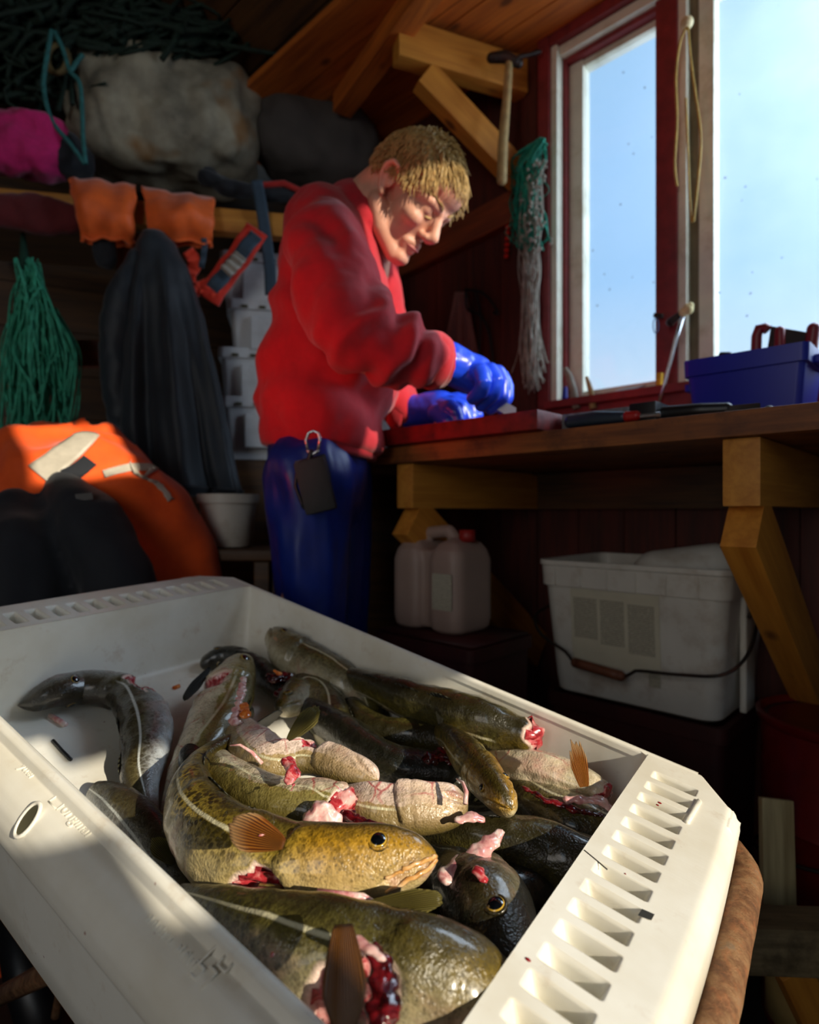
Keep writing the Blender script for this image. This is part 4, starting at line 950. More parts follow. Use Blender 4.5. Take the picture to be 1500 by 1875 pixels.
tag(MB().ell(edge(1128, .43, BZ+.037), (.008, .007, .006)).build('fish_scrap', M_pink), 'pink crumb of fish on the grey slab', 'scrap')
bn = empty('tin_bowl', wp(-1.10, .27, BZ), 'dull metal bowl on the bench behind the blue gloves', 'bowl')
mb = MB(); rr = [[V((r*cos(2*pi*k/32), r*sin(2*pi*k/32), z)) for k in range(32)] for r, z in ((.05, 0), (.075, .02), (.092, .055), (.096, .058), (.090, .055), (.07, .018), (.04, .006))]
mb.rings(rr); mb.build('bowl', plain('dull_tin', '8a8678', .45, .15, 20, .1, Metallic=.5), bn, True, Matrix.Translation(wp(wloc(858, 720, .27).x, .27, BZ)))
bn.location = wp(wloc(858, 720, .27).x, .27, BZ)
# blue bin
lb0, lb1 = wloc(1256, 700, .33).x, wloc(1476, 690, .33).x
bb = empty('blue_bin', wp((lb0+lb1)/2, .26, BZ), 'blue plastic bin on the right end of the bench', 'bin')
z1b = wloc(1256, 662, .33).z; mb = MB(); rg = []
lmid = (lb0+lb1)/2; hw = (lb1-lb0)/2
for z, e in ((BZ+.003, -.012), (BZ+.02, -.009), (z1b-.030, -.001), (z1b-.029, .004), (z1b, .005), (z1b, .001), (z1b-.02, -.004), (BZ+.008, -.014)):
    rg.append([V((lmid, -.26, 0))+V((q.x, q.y, z)) for q in rrect(-hw-e, hw+e, -.07-e, .07+e, .012, 0, 4)])
mb.rings(rg, True, True); mb.build('tray', M_blueplastic, bb, True, MW, sharp=40)
mb = MB(); mb.box((lb0-.010, -.26, z1b-.04), (.012, .06, .014), None, .003); mb.box((lb1+.010, -.26, z1b-.02), (.014, .06, .014), None, .003); mb.build('grip', M_blueplastic, bb, True, MW)
# red clamp with bent handles, standing behind the bin by the glass
def W3(x, y, off): return onwall(x, y, off)
M_redmetal = plain('dark_red_metal', '7e1c22', .4, .2, 20, .1)
tool('clamp', 'dark red metal clamp with upright handles behind the blue bin, against the window', 'clamp',
     [('handle', M_redmetal, lambda mb: mb.tube([W3(1383, 690, .15), W3(1386, 615, .15), W3(1391, 601, .15), W3(1400, 600, .15), W3(1406, 604, .15)], .0095, 12)),
      ('handle', M_redmetal, lambda mb: mb.chain([W3(1428, 690, .15), W3(1428, 606, .15)], [.010, .009], 12)),
      ('handle', M_redmetal, lambda mb: mb.chain([W3(1478, 690, .15), W3(1490, 602, .15)], [.011, .011], 12)),
      ('plate', M_darksteel, lambda mb: mb.add([W3(x, y, o) for o in (.14, .134) for x, y in ((1412, 597), (1482, 609), (1478, 690), (1424, 690), (1424, 640), (1405, 640))], [(0, 1, 2, 3, 4, 5), (11, 10, 9, 8, 7, 6)]+[(i, i+6, (i+1) % 6+6, (i+1) % 6) for i in range(6)])),
      ('foot', M_darksteel, lambda mb: mb.box(V(wp(wloc(1435, 690, .15).x, .15, BZ+.05)), (.05, .05, .1)))], wp(wloc(1435, 690, .15).x, .15, BZ))
tag(MB().chain([W3(1322, 650, .2), W3(1335, 651, .2)], [.006, .007], 10).chain([W3(1330, 652, .2), W3(1331, 690, .2)], [.006, .006], 10).build('tap', M_black), 'small black valve handle sticking up over the left part of the blue bin', 'handle')
# things on the sill and mullion
sillz = Z_P0-.045
M_stick = plain('weathered_stick', '8a8474', .7, .25, 40, .3); M_stick2 = plain('brown_stick', 'a58a58', .7, .25, 40, .3)
tag(MB().tube([W3(x, y, .035) for x, y in ((1056, 748), (1050, 715), (1043, 690), (1035, 674))], [.011, .010, .009, .006], 10).build('horn_handle', M_stick), 'curved grey horn shaped handle leaning at the left end of the window sill', 'handle')
tag(MB().tube([W3(x, y, .035) for x, y in ((1086, 748), (1083, 720), (1078, 702), (1074, 690))], [.009, .008, .006, .004], 10).build('wooden_peg', M_stick2), 'short brown wooden peg leaning on the sill right of the curved horn handle', 'peg')
tag(MB().chain([W3(1034, 728, .03), W3(1035, 712, .03)], [.008, .006], 10).build('bottle', M_blueplastic), 'tiny blue bottle in the left corner of the window sill', 'bottle')
mb = MB(); c = W3(1145, 700, -.01)
mb.add([MW @ V((l, y, sillz+.012+z)) for l, y, z in ((wloc(1112, 715, 0).x, -.012, 0), (wloc(1160, 700, 0).x, -.018, .0), (wloc(1184, 695, 0).x, .0, .014), (wloc(1162, 690, 0).x, .028, .020), (wloc(1132, 695, 0).x, .02, .018))]+[MW @ V((l, y, sillz+.008+z)) for l, y, z in ((wloc(1112, 715, 0).x, -.012, 0), (wloc(1160, 700, 0).x, -.018, .0), (wloc(1184, 695, 0).x, .0, .014), (wloc(1162, 690, 0).x, .028, .020), (wloc(1132, 695, 0).x, .02, .018))],
       [(0, 1, 2, 3, 4), (9, 8, 7, 6, 5)]+[(i, i+5, (i+1) % 5+5, (i+1) % 5) for i in range(5)])
tag(mb.build('cloth_scrap', plain('grey_cloth', '8d8178', .8), None, False), 'crumpled grey scrap lying on the red sill under the left pane', 'scrap')
tag(MB().bar(W3(1207, 706, .03), W3(1209, 683, .03), .012, .012).build('pencil_stub', plain('yellow', 'd8a50c', .5)), 'small yellow stub standing at the foot of the red mullion', 'stub')
rod = empty('gaff', W3(1205, 745, .04), 'thin metal gaff leaning on the window frame with a pale knotted top', 'gaff')
MB().tube([W3(x, y, .05) for x, y in ((1204, 748), (1216, 705), (1228, 660), (1238, 620), (1251, 580))], .0042, 8).build('shaft', M_steel, rod)
mb = MB(); mb.ell(W3(1260, 566, .04), (.012, .012, .013)); mb.chain([W3(1252, 572, .04), W3(1264, 560, .04)], [.010, .008], 10); mb.build('knot', plain('pale_rope_knot', 'd8c890', .8, .2, 60, .4), rod)
mb = MB(); mb.chain([W3(1228, 590, .03), W3(1246, 575, .03)], [.010, .007], 10); mb.build('hook', M_darksteel, rod)
cl = empty('clip', W3(1204, 578, .0), 'dark clip with a thin blue loop on the red mullion', 'clip')
mb = MB(); mb.bar(W3(1198, 577, .01), W3(1214, 579, .01), .010, .010); mb.build('peg', M_darksteel, cl)
mb = MB(); mb.tube([W3(1201+5*sin(t), 592+14*-cos(t)+4, .01) for t in [2*pi*i/16 for i in range(16)]], .0012, 6, closed=True); mb.build('loop', plain('blue_cord', '5a78a8', .6), cl)
M_cord = plain('yellow_cord', 'b89a48', .7, .25, 80, .3)
co = empty('cord', W3(1258, 45, .02), 'yellow cord looped over a hook at the top of the window post', 'cord')
mb = MB(); mb.tube(smoothpts([tuple(W3(x, y, .03)) for x, y in ((1258, 50), (1246, 75), (1238, 140), (1240, 220), (1236, 300), (1240, 340))], 30), .0028, 6)
mb.tube(smoothpts([tuple(W3(x, y, .03)) for x, y in ((1260, 50), (1264, 100), (1272, 160), (1282, 230), (1283, 280), (1272, 390), (1268, 408), (1263, 360), (1260, 280), (1256, 180))], 40), .0028, 6); mb.build('rope', M_cord, co)
mb = MB(); mb.ell(W3(1258, 42, .02), (.014, .014, .014)); mb.build('hook_knob', plain('pale_wood_knob', 'd8c89a', .6), co)
# net hanging left of the window
M_teal = plain('teal_net', '0e8a72', .6, .35, 60, .2); M_greynet = plain('grey_net_twine', 'a39c8e', .7, .35, 60, .2)
net = empty('fishing_net', W3(985, 260, .04), 'bundled teal and grey fishing net hanging at the left window post', 'net')
rnd = random.Random(11); mb = MB()
for q in range(60):
    x0 = rnd.gauss(968, 12); pts = [(992+rnd.gauss(0, 4), 256+rnd.uniform(-4, 10), .05)]
    for y in (300, 340, 380, 420, 450): pts.append((x0+rnd.gauss(0, 11), y+rnd.uniform(-12, 12), .05+rnd.uniform(-.03, .03)))
    mb.tube(smoothpts([tuple(W3(a, b, c)) for a, b, c in pts], 22), rnd.uniform(.0012, .0035), 5)
mb.build('teal_twine', M_teal, net)
mb = MB()
for q in range(70):
    x0 = rnd.gauss(978, 8); pts = [(985+rnd.gauss(0, 7), 300+rnd.uniform(-10, 30), .06)]
    for y, s in ((350, 12), (420, 12), (480, 9), (560, 7), (640, 8), (715, 16)): pts.append((x0-5+(y-350)*.01+rnd.gauss(0, s*.6), y+rnd.uniform(-20, 20) if y < 700 else rnd.uniform(660, 725), .05+rnd.uniform(-.02, .03)))
    mb.tube(smoothpts([tuple(W3(a, b, c)) for a, b, c in pts], 26), rnd.uniform(.0009, .0022), 5)
for q in range(60): mb.ell(W3(rnd.gauss(982, 12), rnd.uniform(295, 460), .09), (.004, .004, .004), None, 8, 6)
mb.build('grey_twine', M_greynet, net)
mb = MB()
for k in range(9): mb.box(MWi @ W3(932-.5*k, 385+k*10.5, .02), (.012, .010, .010), None, .002)
tag(mb.build('float_cord', plain('red_plastic', 'd8200c', .5), None, True, MW), 'short string of red plastic blocks hanging left of the net', 'float string')
# things on the wall behind the gloves
mb = MB()
def clothfn(u, v):
    x = 848-(10+32*v)*1+ (20+62*v)*u-4; p = W3(x, 535+150*v, .025+.012*sin(u*15+2)*v); return p
mb.sheet(clothfn, 30, 20, .003); tag(mb.build('hanging_cloth', fabric('faded_pink_cloth', '8a5a50')), 'faded pinkish cloth hung by one corner on the red wall behind the gloves', 'cloth')
mb = MB(); mb.tube(smoothpts([tuple(W3(x, y, .03)) for x, y in ((852, 530), (880, 535), (900, 552), (912, 575), (905, 572))], 24), .004, 8); mb.tube(smoothpts([tuple(W3(x, y, .03)) for x, y in ((853, 532), (856, 565), (880, 578), (896, 610), (902, 650), (903, 690))], 24), .004, 8)
mb.tube(smoothpts([tuple(W3(x, y, .03)) for x, y in ((872, 535), (880, 580), (878, 640), (872, 680))], 20), .003, 8)
tag(mb.build('wire_hoops', M_black), 'bent black wire hoops hung beside the faded cloth', 'wire')
tag(beam('trim_6', W3(705, 500, .015), W3(945, 378, .015), .03, .09, M_wood_red), kind='structure')

# bracket under the roof, and the hammer hanging on it
pw = onwall(958, 128, .0); pw.z = 2.11
tb0 = V((pw.x, pw.y, 2.105)); td = V((.93, .365, 0)).normalized(); t_ = .385
brk = empty('roof_bracket', tb0, 'yellow pine roof bracket with diagonal brace left of the window', 'bracket')
o = beam('tie_beam', tb0-td*t_, tb0, .05, .10, M_pinev); o.parent = brk; o.matrix_parent_inverse = abs_m(brk).inverted()
o = beam('diagonal_brace', tb0-td*(t_*.80)-V((0, 0, .07)), tb0-td*.01-V((0, 0, .28)), .045, .075, M_pinev); o.parent = brk; o.matrix_parent_inverse = abs_m(brk).inverted()
hmr = empty('hammer', P(925, 110, 1.58), 'long handled hammer hanging from the yellow roof bracket', 'hammer')
MB().chain([P(932, 118, 1.6), P(928, 180, 1.59), P(921, 260, 1.57), P(919, 330, 1.56)], [.010, .011, .013, .013], 10).build('handle', M_stick2, hmr)
mb = MB(); mb.chain([P(900, 106, 1.6), P(925, 104, 1.6), P(950, 116, 1.6)], [.013, .016, .012], 12); mb.bar(P(940, 108, 1.6), P(990, 95, 1.62), .012, .008); mb.build('head', M_darksteel, hmr)

# ------------------------------------------------------------------ under the bench
BKM = frame(V((.285, 1.315, .492)), -U2, N2)
bk = empty('rectangular_bucket', BKM @ V((.186, .125, 0)), 'white rectangular bucket with wire handle and printed label under the bench', 'bucket')
BW, BDp, BH = .378, .295, .285
mb = MB(); rg = []
for z, e, r in ((0, -.030, .03), (.006, -.022, .034), (.03, -.019, .034), (BH-.055, -.004, .03), (BH-.054, .002, .03), (BH-.012, .004, .03), (BH-.010, .007, .03), (BH, .007, .03), (BH, .000, .026), (BH-.02, -.004, .026), (.02, -.024, .03)):
    rg.append([V((q.x, q.y, z)) for q in rrect(-e, BW+e, -e, BDp+e, r, 0, 6)])
mb.rings(rg, True, True); mb.build('pail', M_white2, bk, True, BKM, sharp=40)
for k in range(6): MB().box((.04+k*.058, -.0035, BH-.034), (.003, .005, .038), None, .001).build('rib', M_white2, bk, True, BKM)
MB().box((BW-.002, .13, .12), (.012, .06, .22), None, .004).build('side_pillar', M_white2, bk, True, BKM)
def label_mat():
    t = NT('printed_label'); co = t.coord()
    s = t.n('SeparateXYZ'); t.l(co, s.inputs[0]); ln = t.math('SINE', t.math('MULTIPLY', s.outputs['Z'], 1700.0)); nz = t.noise(t.coord((260, 1, 500)), 1.0, 2)
    m = t.math('MULTIPLY', t.ramp(ln, [(.25, 0.0), (.6, 1.0)]), t.ramp(nz, [(.38, 0.0), (.5, 1.0)]))
    t.base(t.mix(t.math('MULTIPLY', m, .75), hexc('b8b19c'), hexc('2c2a26')), .55); return t.m
M_label = label_mat()
mb = MB(); mb.box((.165, .0192, .150), (.185, .001, .155)); mb.build('label', plain('label_paper', 'c4bda6', .6, .06, 20, 0), bk, False, BKM @ Matrix.Rotation(radians(4.3), 4, 'X'))
for cx, cz, w, h in ((.105, .152, .052, .085), (.163, .148, .050, .092), (.222, .142, .052, .098)):
    mb = MB(); mb.box((cx, .0184, cz+.015), (w, .001, h)); mb.build('label_print', M_label, bk, False, BKM @ Matrix.Rotation(radians(4.3), 4, 'X'))
mb = MB(); mb.box((.245, .0184, .062), (.022, .0012, .026)); mb.build('bar_code', M_label, bk, False, BKM @ Matrix.Rotation(radians(4.3), 4, 'X') )
mb = MB(); mb.tube(smoothpts([(-.004, .11, .185), (-.02, .02, .16), (.01, -.012, .125), (.075, -.022, .098), (.10, -.026, .082), (.20, -.026, .072), (.225, -.024, .086), (.30, -.020, .092), (.375, -.016, .105), (.405, .02, .14), (.402, .09, .19), (.392, .11, .205), (.385, .10, .19)], 60), .0032, 8); mb.build('wire_handle', M_darksteel, bk, True, BKM)
mb = MB(); mb.chain([(.10, -.026, .080), (.195, -.026, .071)], [.010, .010], 12); mb.build('grip', plain('wooden_grip', '6a3a22', .6), bk, True, BKM)
jb = empty('bottle_in_bucket', BKM @ V((.26, .12, BH-.06)), 'whitish bottle with black cap lying in the rectangular bucket', 'bottle')
mb = MB(); mb.chain([(.22, .10, BH-.03), (.31, .16, BH-.01)], [.055, .05], 18, 4); mb.fuse('bottle_body', M_white2, jb, .005, 4); jb.children[0].matrix_basis = BKM; jb.children[0].matrix_parent_inverse = abs_m(jb).inverted()
mb = MB(); mb.chain([(.325, .17, BH+.012), (.345, .185, BH+.016)], [.022, .022], 14); mb.build('cap', M_black, jb, True, BKM)
mb = MB(); mb.box((BW/2, BDp/2, .13), (BW-.05, BDp-.05, .10)); tag(mb.build('rope_heap', plain('rust_brown_twine', '4a1c12', .9, .4, 60, .6), None, True, BKM), 'rust brown twine filling the rectangular bucket', 'twine')
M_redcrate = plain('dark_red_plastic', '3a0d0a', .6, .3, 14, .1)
cr = empty('red_crate', BKM @ V((.18, .14, -.492)), 'dark red plastic crate in the shade carrying the rectangular bucket', 'crate')
def crate_mesh(w, d, h, wall=.012, slots=True):
    mb = MB(); rg = []
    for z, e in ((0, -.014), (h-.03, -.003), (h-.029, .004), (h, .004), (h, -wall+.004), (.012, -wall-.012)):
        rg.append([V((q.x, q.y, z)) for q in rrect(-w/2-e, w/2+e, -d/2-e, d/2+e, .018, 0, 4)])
    mb.rings(rg, True, True); return mb
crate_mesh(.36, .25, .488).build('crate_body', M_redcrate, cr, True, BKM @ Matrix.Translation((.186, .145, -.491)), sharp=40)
mb = MB()
for k in range(3): mb.box((.186, .003, -.10-.11*k), (.22, .02, .035), None, .006)
mb.build('handle_slot', M_black, cr, True, BKM)
# jerry can
JM = frame(V((.085, 1.27, .634)), -U2, N2) @ Matrix.Scale(.86, 4)
jc = empty('jerrycan', JM @ V((0, 0, 0)), 'whitish plastic jerrycan with handle standing in the shade under the bench, left of the bucket', 'jerrycan')
mb = MB()
for x0, w in ((-.085, .10), (.035, .10)):
    rg = []
    for z, e in ((.0, -.012), (.008, -.003), (.03, 0), (.17, 0), (.195, -.006), (.212, -.022), (.222, -.040)):
        rg.append([V((q.x, q.y, z)) for q in rrect(x0-w/2-e, x0+w/2+e, -.075-e, .075+e, .03 if e > -.02 else .012, 0, 6)])
    mb.rings(rg, True, True)
mb.box((-.025, 0, .10), (.10, .11, .19), None, .01)
mb.chain([(-.10, 0, .20), (-.085, 0, .232), (0, 0, .240), (.03, 0, .205)], [.017, .016, .016, .016], 14)
mb.fuse('can_body', plain('yellowed_plastic', '9c8478', .5, .06, 10, .05), jc, .0045, 4); jc.children[0].matrix_basis = JM; jc.children[0].matrix_parent_inverse = abs_m(jc).inverted()
mb = MB(); mb.tube([(.055, 0, .215), (.055, 0, .243)], .020, 16); mb.build('cap', plain('red_cap_plastic', '8a1a14', .5), jc, True, JM)
mb = MB(); mb.box((.04, -.0765, .10), (.06, .001, .085)); mb.build('label', M_label, jc, False, JM)
sb = empty('wooden_box', JM @ V((0, 0, -.737)), 'dark red stained box in the shade carrying the jerrycan', 'box')
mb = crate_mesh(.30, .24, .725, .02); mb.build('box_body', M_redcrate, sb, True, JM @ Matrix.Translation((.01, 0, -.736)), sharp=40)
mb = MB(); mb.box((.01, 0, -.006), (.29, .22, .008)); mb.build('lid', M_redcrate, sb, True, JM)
# red drum, planks, trestle beam, tyre
dr = empty('steel_drum', V((.735, 1.02, 0)), 'small dark red steel drum with a dirty lid and a buff label', 'drum')
M_drum = plain('dark_red_paint', '5e0c0a', .35, .2, 20, .05, '2a0806', .5, 14); M_lid = plain('dirty_lid', '4a3028', .6, .35, 30, .4, '8a7868', .5, 40)
def ring(r, z, n=48, c=(0, 0)): return [V((c[0]+r*cos(2*pi*k/n), c[1]+r*sin(2*pi*k/n), z)) for k in range(n)]
DM = Matrix.Translation((.735, 1.02, 0)); mb = MB()
mb.rings([ring(r, z) for r, z in ((.116, 0), (.120, .01), (.120, .16), (.124, .168), (.120, .176), (.120, .35), (.124, .358), (.120, .366), (.120, .515), (.127, .520), (.128, .532), (.121, .534), (.117, .522))]); mb.build('drum_body', M_drum, dr, True, DM, sharp=50)
mb = MB(); mb.rings([ring(.116, .518), ring(.116, .5225), ring(.10, .5215)]); mb.build('lid', M_lid, dr, True, DM)
mb = MB(); mb.sheet(lambda u, v: V((.1212*cos(2.95+1.25*u), .1212*sin(2.95+1.25*u), .02+.225*v)), 24, 4, .001); mb.build('label', plain('buff_label', 'b89a5c', .6, .1, 30, 0), dr, True, DM)
mb = MB(); mb.tube([V((.13*cos(t), .13*sin(t), .30-.03*sin(t*1.0))) for t in [2.2+k*.14 for k in range(24)]], .003, 8); mb.build('bail', M_darksteel, dr, True, DM)
M_pale_plank = wood('pale_old_plank', 'c4b080', '8a744a', 0)
tag(beam('plank_offcut', P(1426, 1700, .90), P(1421, 1462, .94),   .05, .012, M_pale_plank, up=V((0, 1, 0))), 'pale weathered plank offcut leaning against the red drum', 'plank')
tre = empty('trestle', P(1420, 1720, .79), 'weathered wooden trestle beam crossing behind the wheelbarrow rim', 'trestle'); tre.location.z = 0
A_, B_ = P(1210, 1722, .815), P(1640, 1758, .80); A_.z = B_.z = .305
o = beam('beam', A_, B_, .052, .062, M_beamgrey); o.parent = tre; o.matrix_parent_inverse = abs_m(tre).inverted()
for f, dx in ((.12, -.05), (.55, .16), (.9, .1)):
    c = A_.lerp(B_, f); o = beam('leg', c+V((0, .0, -.03)), V((c.x+dx, c.y+.12, .0)), .045, .03, M_pinev, up=V((0, 1, 0))); o.parent = tre; o.matrix_parent_inverse = abs_m(tre).inverted()

# ------------------------------------------------------------------ the left side: shelf and what hangs on it
SZ = 1.715; S0, S1 = P(-160, 342, 1.51), P(660, 400, 1.72); S0.z = S1.z = SZ-.032
sd = (S1-S0).normalized(); sn = V((-sd.y, sd.x, 0))
shelf = empty('storage_shelf', S0.lerp(S1, .5)-V((0, 0, SZ)), 'pine shelf plank running across the back, piled with sacks and gear', 'shelf')
def sh(x, y, d=0.0, z=None):               # point on the vertical plane d behind the shelf front edge
    r = ray(x, y); o_ = V((0, 0, H)); pl = S0+sn*d; t = (pl-o_).dot(sn)/r.dot(sn); p = o_+r*t
    return p
def kid(o, r): o.parent = r; o.matrix_parent_inverse = abs_m(r).inverted(); return o
kid(beam('front_board', S0+sn*.02, S1+sn*.02, .04, .064, M_pine), shelf)
kid(beam('shelf_board', S0+sn*.24+V((0, 0, .02)), S1+sn*.24+V((0, 0, .02)), .40, .022, M_wood_dark), shelf)
for x in (238, 560):
    p = sh(x, 500, .07); kid(beam('post', V((p.x, p.y, 0)), V((p.x, p.y, SZ-.064)), .05, .05, M_wood_red, up=V((0, 1, 0))), shelf)
kid(beam('cross_rail', sh(-60, 650, .15), sh(250, 648, .15), .03, .075, M_wood_red), shelf)
def softbag(name, label, cat, mat, c, size, seed, folds_=.02, group=None, vox=.012, sc=5, flat=.8, tilt=0):
    r = empty(name, c-V((0, 0, size[2])), label, cat, group); mb = MB(); bm = bmesh.new(); bmesh.ops.create_icosphere(bm, subdivisions=4, radius=1)
    M = Matrix.Rotation(math.atan2(sd.y, sd.x), 4, 'Z') @ Matrix.Rotation(tilt, 4, 'Y')
    vs = []
    for v in bm.verts:
        q = V([math.copysign(abs(k)**flat, k) for k in v.co]); vs.append(c+M @ V((q.x*size[0], q.y*size[1], q.z*size[2])))
    bm.verts.index_update(); mb.add(vs, [[v.index for v in f.verts] for f in bm.faces]); bm.free()
    mb.fuse('bag_body' if cat in ('sack', 'bag') else 'cloth_body', mat, r, vox, 3, lambda p: fold(p+V((seed, 0, 0)), sc, folds_)+fold(p+V((seed, 3, 0)), sc*3, folds_*.35)); return r
def sack_mat():
    t = NT('grey_sackcloth'); co = t.coord(); f = t.noise(co, 7, 5, .6); col = t.ramp(f, [(.32, hexc('6a6354')), (.62, hexc('b0a790'))])
    st = t.ramp(t.noise(co, 4.2, 3), [(.62, 0.0), (.70, .8)]); col = t.mix(st, col, hexc('8a5a18')); t.base(col, .75); t.bump(t.noise(co, 120, 2), .3, .002); return t.m
M_sack = sack_mat(); M_darksack = plain('dark_grey_sack', '4a4440', .8, .25, 10, .3)
ct = sh(310, 228, .27); softbag('sack', 'large dirty whitish sack with a rusty stain lying on the shelf', 'sack', M_sack, ct, (.275, .17, .185), 1, .030, sc=6, flat=.62)
ct = sh(580, 268, .30); softbag('sack', 'dark grey sack on the shelf behind the head of the man', 'sack', M_darksack, ct, (.20, .13, .155), 4, .02, sc=6, flat=.75, tilt=.3)
ct = sh(285, 103, .36); softbag('sack', 'flat grey sack end poking out above the large whitish sack', 'sack', M_darksack, ct, (.10, .08, .03), 6, .01)
M_pinkcl = fabric('pink_fleece', 'c8146a'); M_navy = fabric('navy_cloth', '10151e', .8); M_navy2 = fabric('dark_teal_coat', '141f28', .6, .2, 40, .25)
softbag('fleece_garment', 'crumpled bright pink garment at the left end of the shelf', 'garment', M_pinkcl, sh(30, 262, .08), (.15, .07, .085), 9, .025, vox=.008, sc=9)
softbag('cap_bundle', 'black cloth bundle between the pink garment and the whitish sack', 'garment', M_navy, sh(118, 290, .10), (.075, .06, .05), 10, .012, vox=.007, sc=9)
# dark green net heap hung above the shelf
M_dgreen = plain('dark_green_net', '14281c', .8, .4, 40, .4)
rnd = random.Random(21); mb = MB()
for q in range(170):
    x = rnd.uniform(-140, 420); pts = [sh(x+rnd.gauss(0, 40), rnd.uniform(-40, 40), .1+rnd.uniform(0, .12))]
    for k in range(5): pts.append(sh(x+rnd.gauss(0, 55), 20+k*45*rnd.uniform(.5, 1.1)*(1.0 if x < 150 else .45)+rnd.uniform(-20, 20), .08+rnd.uniform(0, .16)))
    mb.tube(smoothpts([tuple(p) for p in pts], 26), rnd.uniform(.004, .010), 5)
tag(mb.build('net_heap', M_dgreen), 'dark green net bunched under the roof above the shelf', 'net')
M_tealrope = plain('teal_rope', '2a6a68', .7, .3, 60, .2)
mb = MB(); mb.tube(smoothpts([tuple(sh(x, y, .03)) for x, y in ((95, 55), (85, 110), (80, 160), (95, 220), (130, 265), (155, 300))], 40), .006, 8); mb.tube(smoothpts([tuple(sh(x, y, .03)) for x, y in ((100, 58), (115, 90), (128, 130), (145, 150), (150, 190), (152, 250), (157, 300))], 40), .006, 8); mb.tube(smoothpts([tuple(sh(x, y, .03)) for x, y in ((128, 132), (145, 108), (152, 100))], 12), .006, 8)
tag(mb.build('hanging_rope', M_tealrope), 'thin teal rope looped down from the roof at the left of the sack', 'rope')
mb = MB()
for k in range(4): mb.tube([sh(105+(16+k*2)*cos(t), 108+(24+k)*sin(t), .07+.01*k) for t in [2*pi*i/30 for i in range(30)]], .006, 8, closed=True)
tag(mb.build('rope_coil', plain('tan_rope', '6a5a34', .8, .3, 60, .3)), 'small tan rope coil hung behind the teal rope', 'rope')
# orange gauntlets over the shelf edge
M_orange = fabric('orange_rubberised_cloth', 'f0661c', .6, .15, 30, .15)
def gauntlet(label, top0, top1, bot0, bot1, yb, seed):
    r = empty('orange_gauntlet', sh((bot0+bot1)/2, yb, -.03), label, 'gauntlet', 'orange gauntlets over the shelf edge'); mb = MB()
    rg = []
    for i in range(15):
        v = i/14; y = top0[1]+(yb-top0[1])*v; a = top0[0]+(bot0-top0[0])*v; b = top1[0]+(bot1-top1[0])*v; yy = (top1[1]-top0[1])*(1-v*.6)
        dd = -.014-.030*sin(pi*min(1, v*1.1))**.7-.012*v; th = .010+.026*sin(pi*v*.9)
        L = sh(a, y, dd); Rr = sh(b, y+yy, dd); cc = (L+Rr)/2; ax = (Rr-L)/2
        rg.append([cc+ax*cos(t)+sn*(th*sin(t)*(1+.3*sin(3*t+seed+v*4)))+V((0, 0, .004*sin(t*7+seed))) for t in [2*pi*k/36 for k in range(36)]])
    # hollow opening
    inn = [[c.lerp(sum(rg[-1], V())/36, .12) for c in rg[-1]]]; inn.append([c+V((0, 0, .03)) for c in inn[0]])
    mb.rings(rg+inn); o = mb.fuse('cuff', M_orange, r, .0035, 3, lambda p: fold(p+V((seed, 0, 0)), 26, .004)+fold(p+V((seed, 0, 0)), 60, .0015)) if False else mb.build('cuff', M_orange, r)
    for v in o.data.vertices: v.co = v.co+v.normal*(fold(v.co+V((seed, 0, 0)), 22, .006))
    mb = MB(); mb.tube([c*1.0 for c in [p+V((0, 0, .003)) for p in rg[-1]]], .0035, 8, closed=True); mb.build('hem', M_orange, r)
    return r
gauntlet('orange gauntlet hanging over the shelf edge, the left one of two', (126, 326), (248, 340), 150, 246, 442, 1)
gauntlet('orange gauntlet hanging over the shelf edge, nearer to the man', (260, 344), (394, 366), 276, 388, 442, 4)
softbag('black_glove', 'black glove hanging below the left orange gauntlet', 'glove', M_navy, sh(192, 462, -.01), (.030, .02, .045), 12, .006, vox=.004, sc=20)
softbag('red_cloth', 'dark red cloth sagging under the shelf edge at the far left', 'cloth', fabric('dark_red_cloth', '5c0a10'), sh(50, 392, -.01), (.14, .03, .05), 13, .01, vox=.007, sc=9)
# harness, straps and life jacket piece
ha = empty('harness', sh(440, 350, .03), 'black safety harness with red edging piled on the shelf', 'harness')
mb = MB(); mb.chain([sh(375, 325, .05), sh(420, 345, .03), sh(480, 352, .04), sh(540, 362, .05)], [.022, .024, .022, .02], 12); mb.chain([sh(380, 315, .08), sh(410, 335, .06)], [.015, .02], 12); mb.fuse('webbing', M_navy, ha, .006, 3, lambda c: fold(c, 25, .006))
mb = MB(); mb.chain([sh(470, 340, .02), sh(520, 336, .02), sh(555, 352, .03)], [.008, .009, .008], 10); mb.build('red_edging', fabric('red_webbing', 'b01c14'), ha)
mb = MB(); mb.tube([sh(552+9*cos(t), 372+11*sin(t), -.01) for t in [2*pi*k/20 for k in range(20)]], .0045, 8, closed=True); mb.build('buckle_ring', M_steel, ha)
M_strap = fabric('blue_grey_strap', '2a3f50', .7)
def strap(mb, pts, w, th=.003, d=-.02, n=30):
    sp = smoothpts([tuple(sh(x, y, d)) for x, y in pts], n); C = [V(p) for p in sp]
    def fn(u, v):
        i = min(int(u*(n-1)+.5), n-1); t = (C[min(i+1, n-1)]-C[max(i-1, 0)]).normalized(); s = t.cross(sn).normalized(); return C[i]+s*((v-.5)*w)+sn*(.004*sin(i*.7))
    mb.sheet(fn, n-1, 4, th); return mb
st = MB(); strap(st, [(470, 330), (478, 375), (486, 430), (494, 490), (496, 540)], .032); tag(st.build('hanging_strap', M_strap), 'blue grey strap hanging from the shelf beside the sleeve of the man', 'strap')
lv = empty('life_vest', sh(410, 490, -.03), 'red edged life vest collar hanging under the shelf with a grey label', 'life vest')
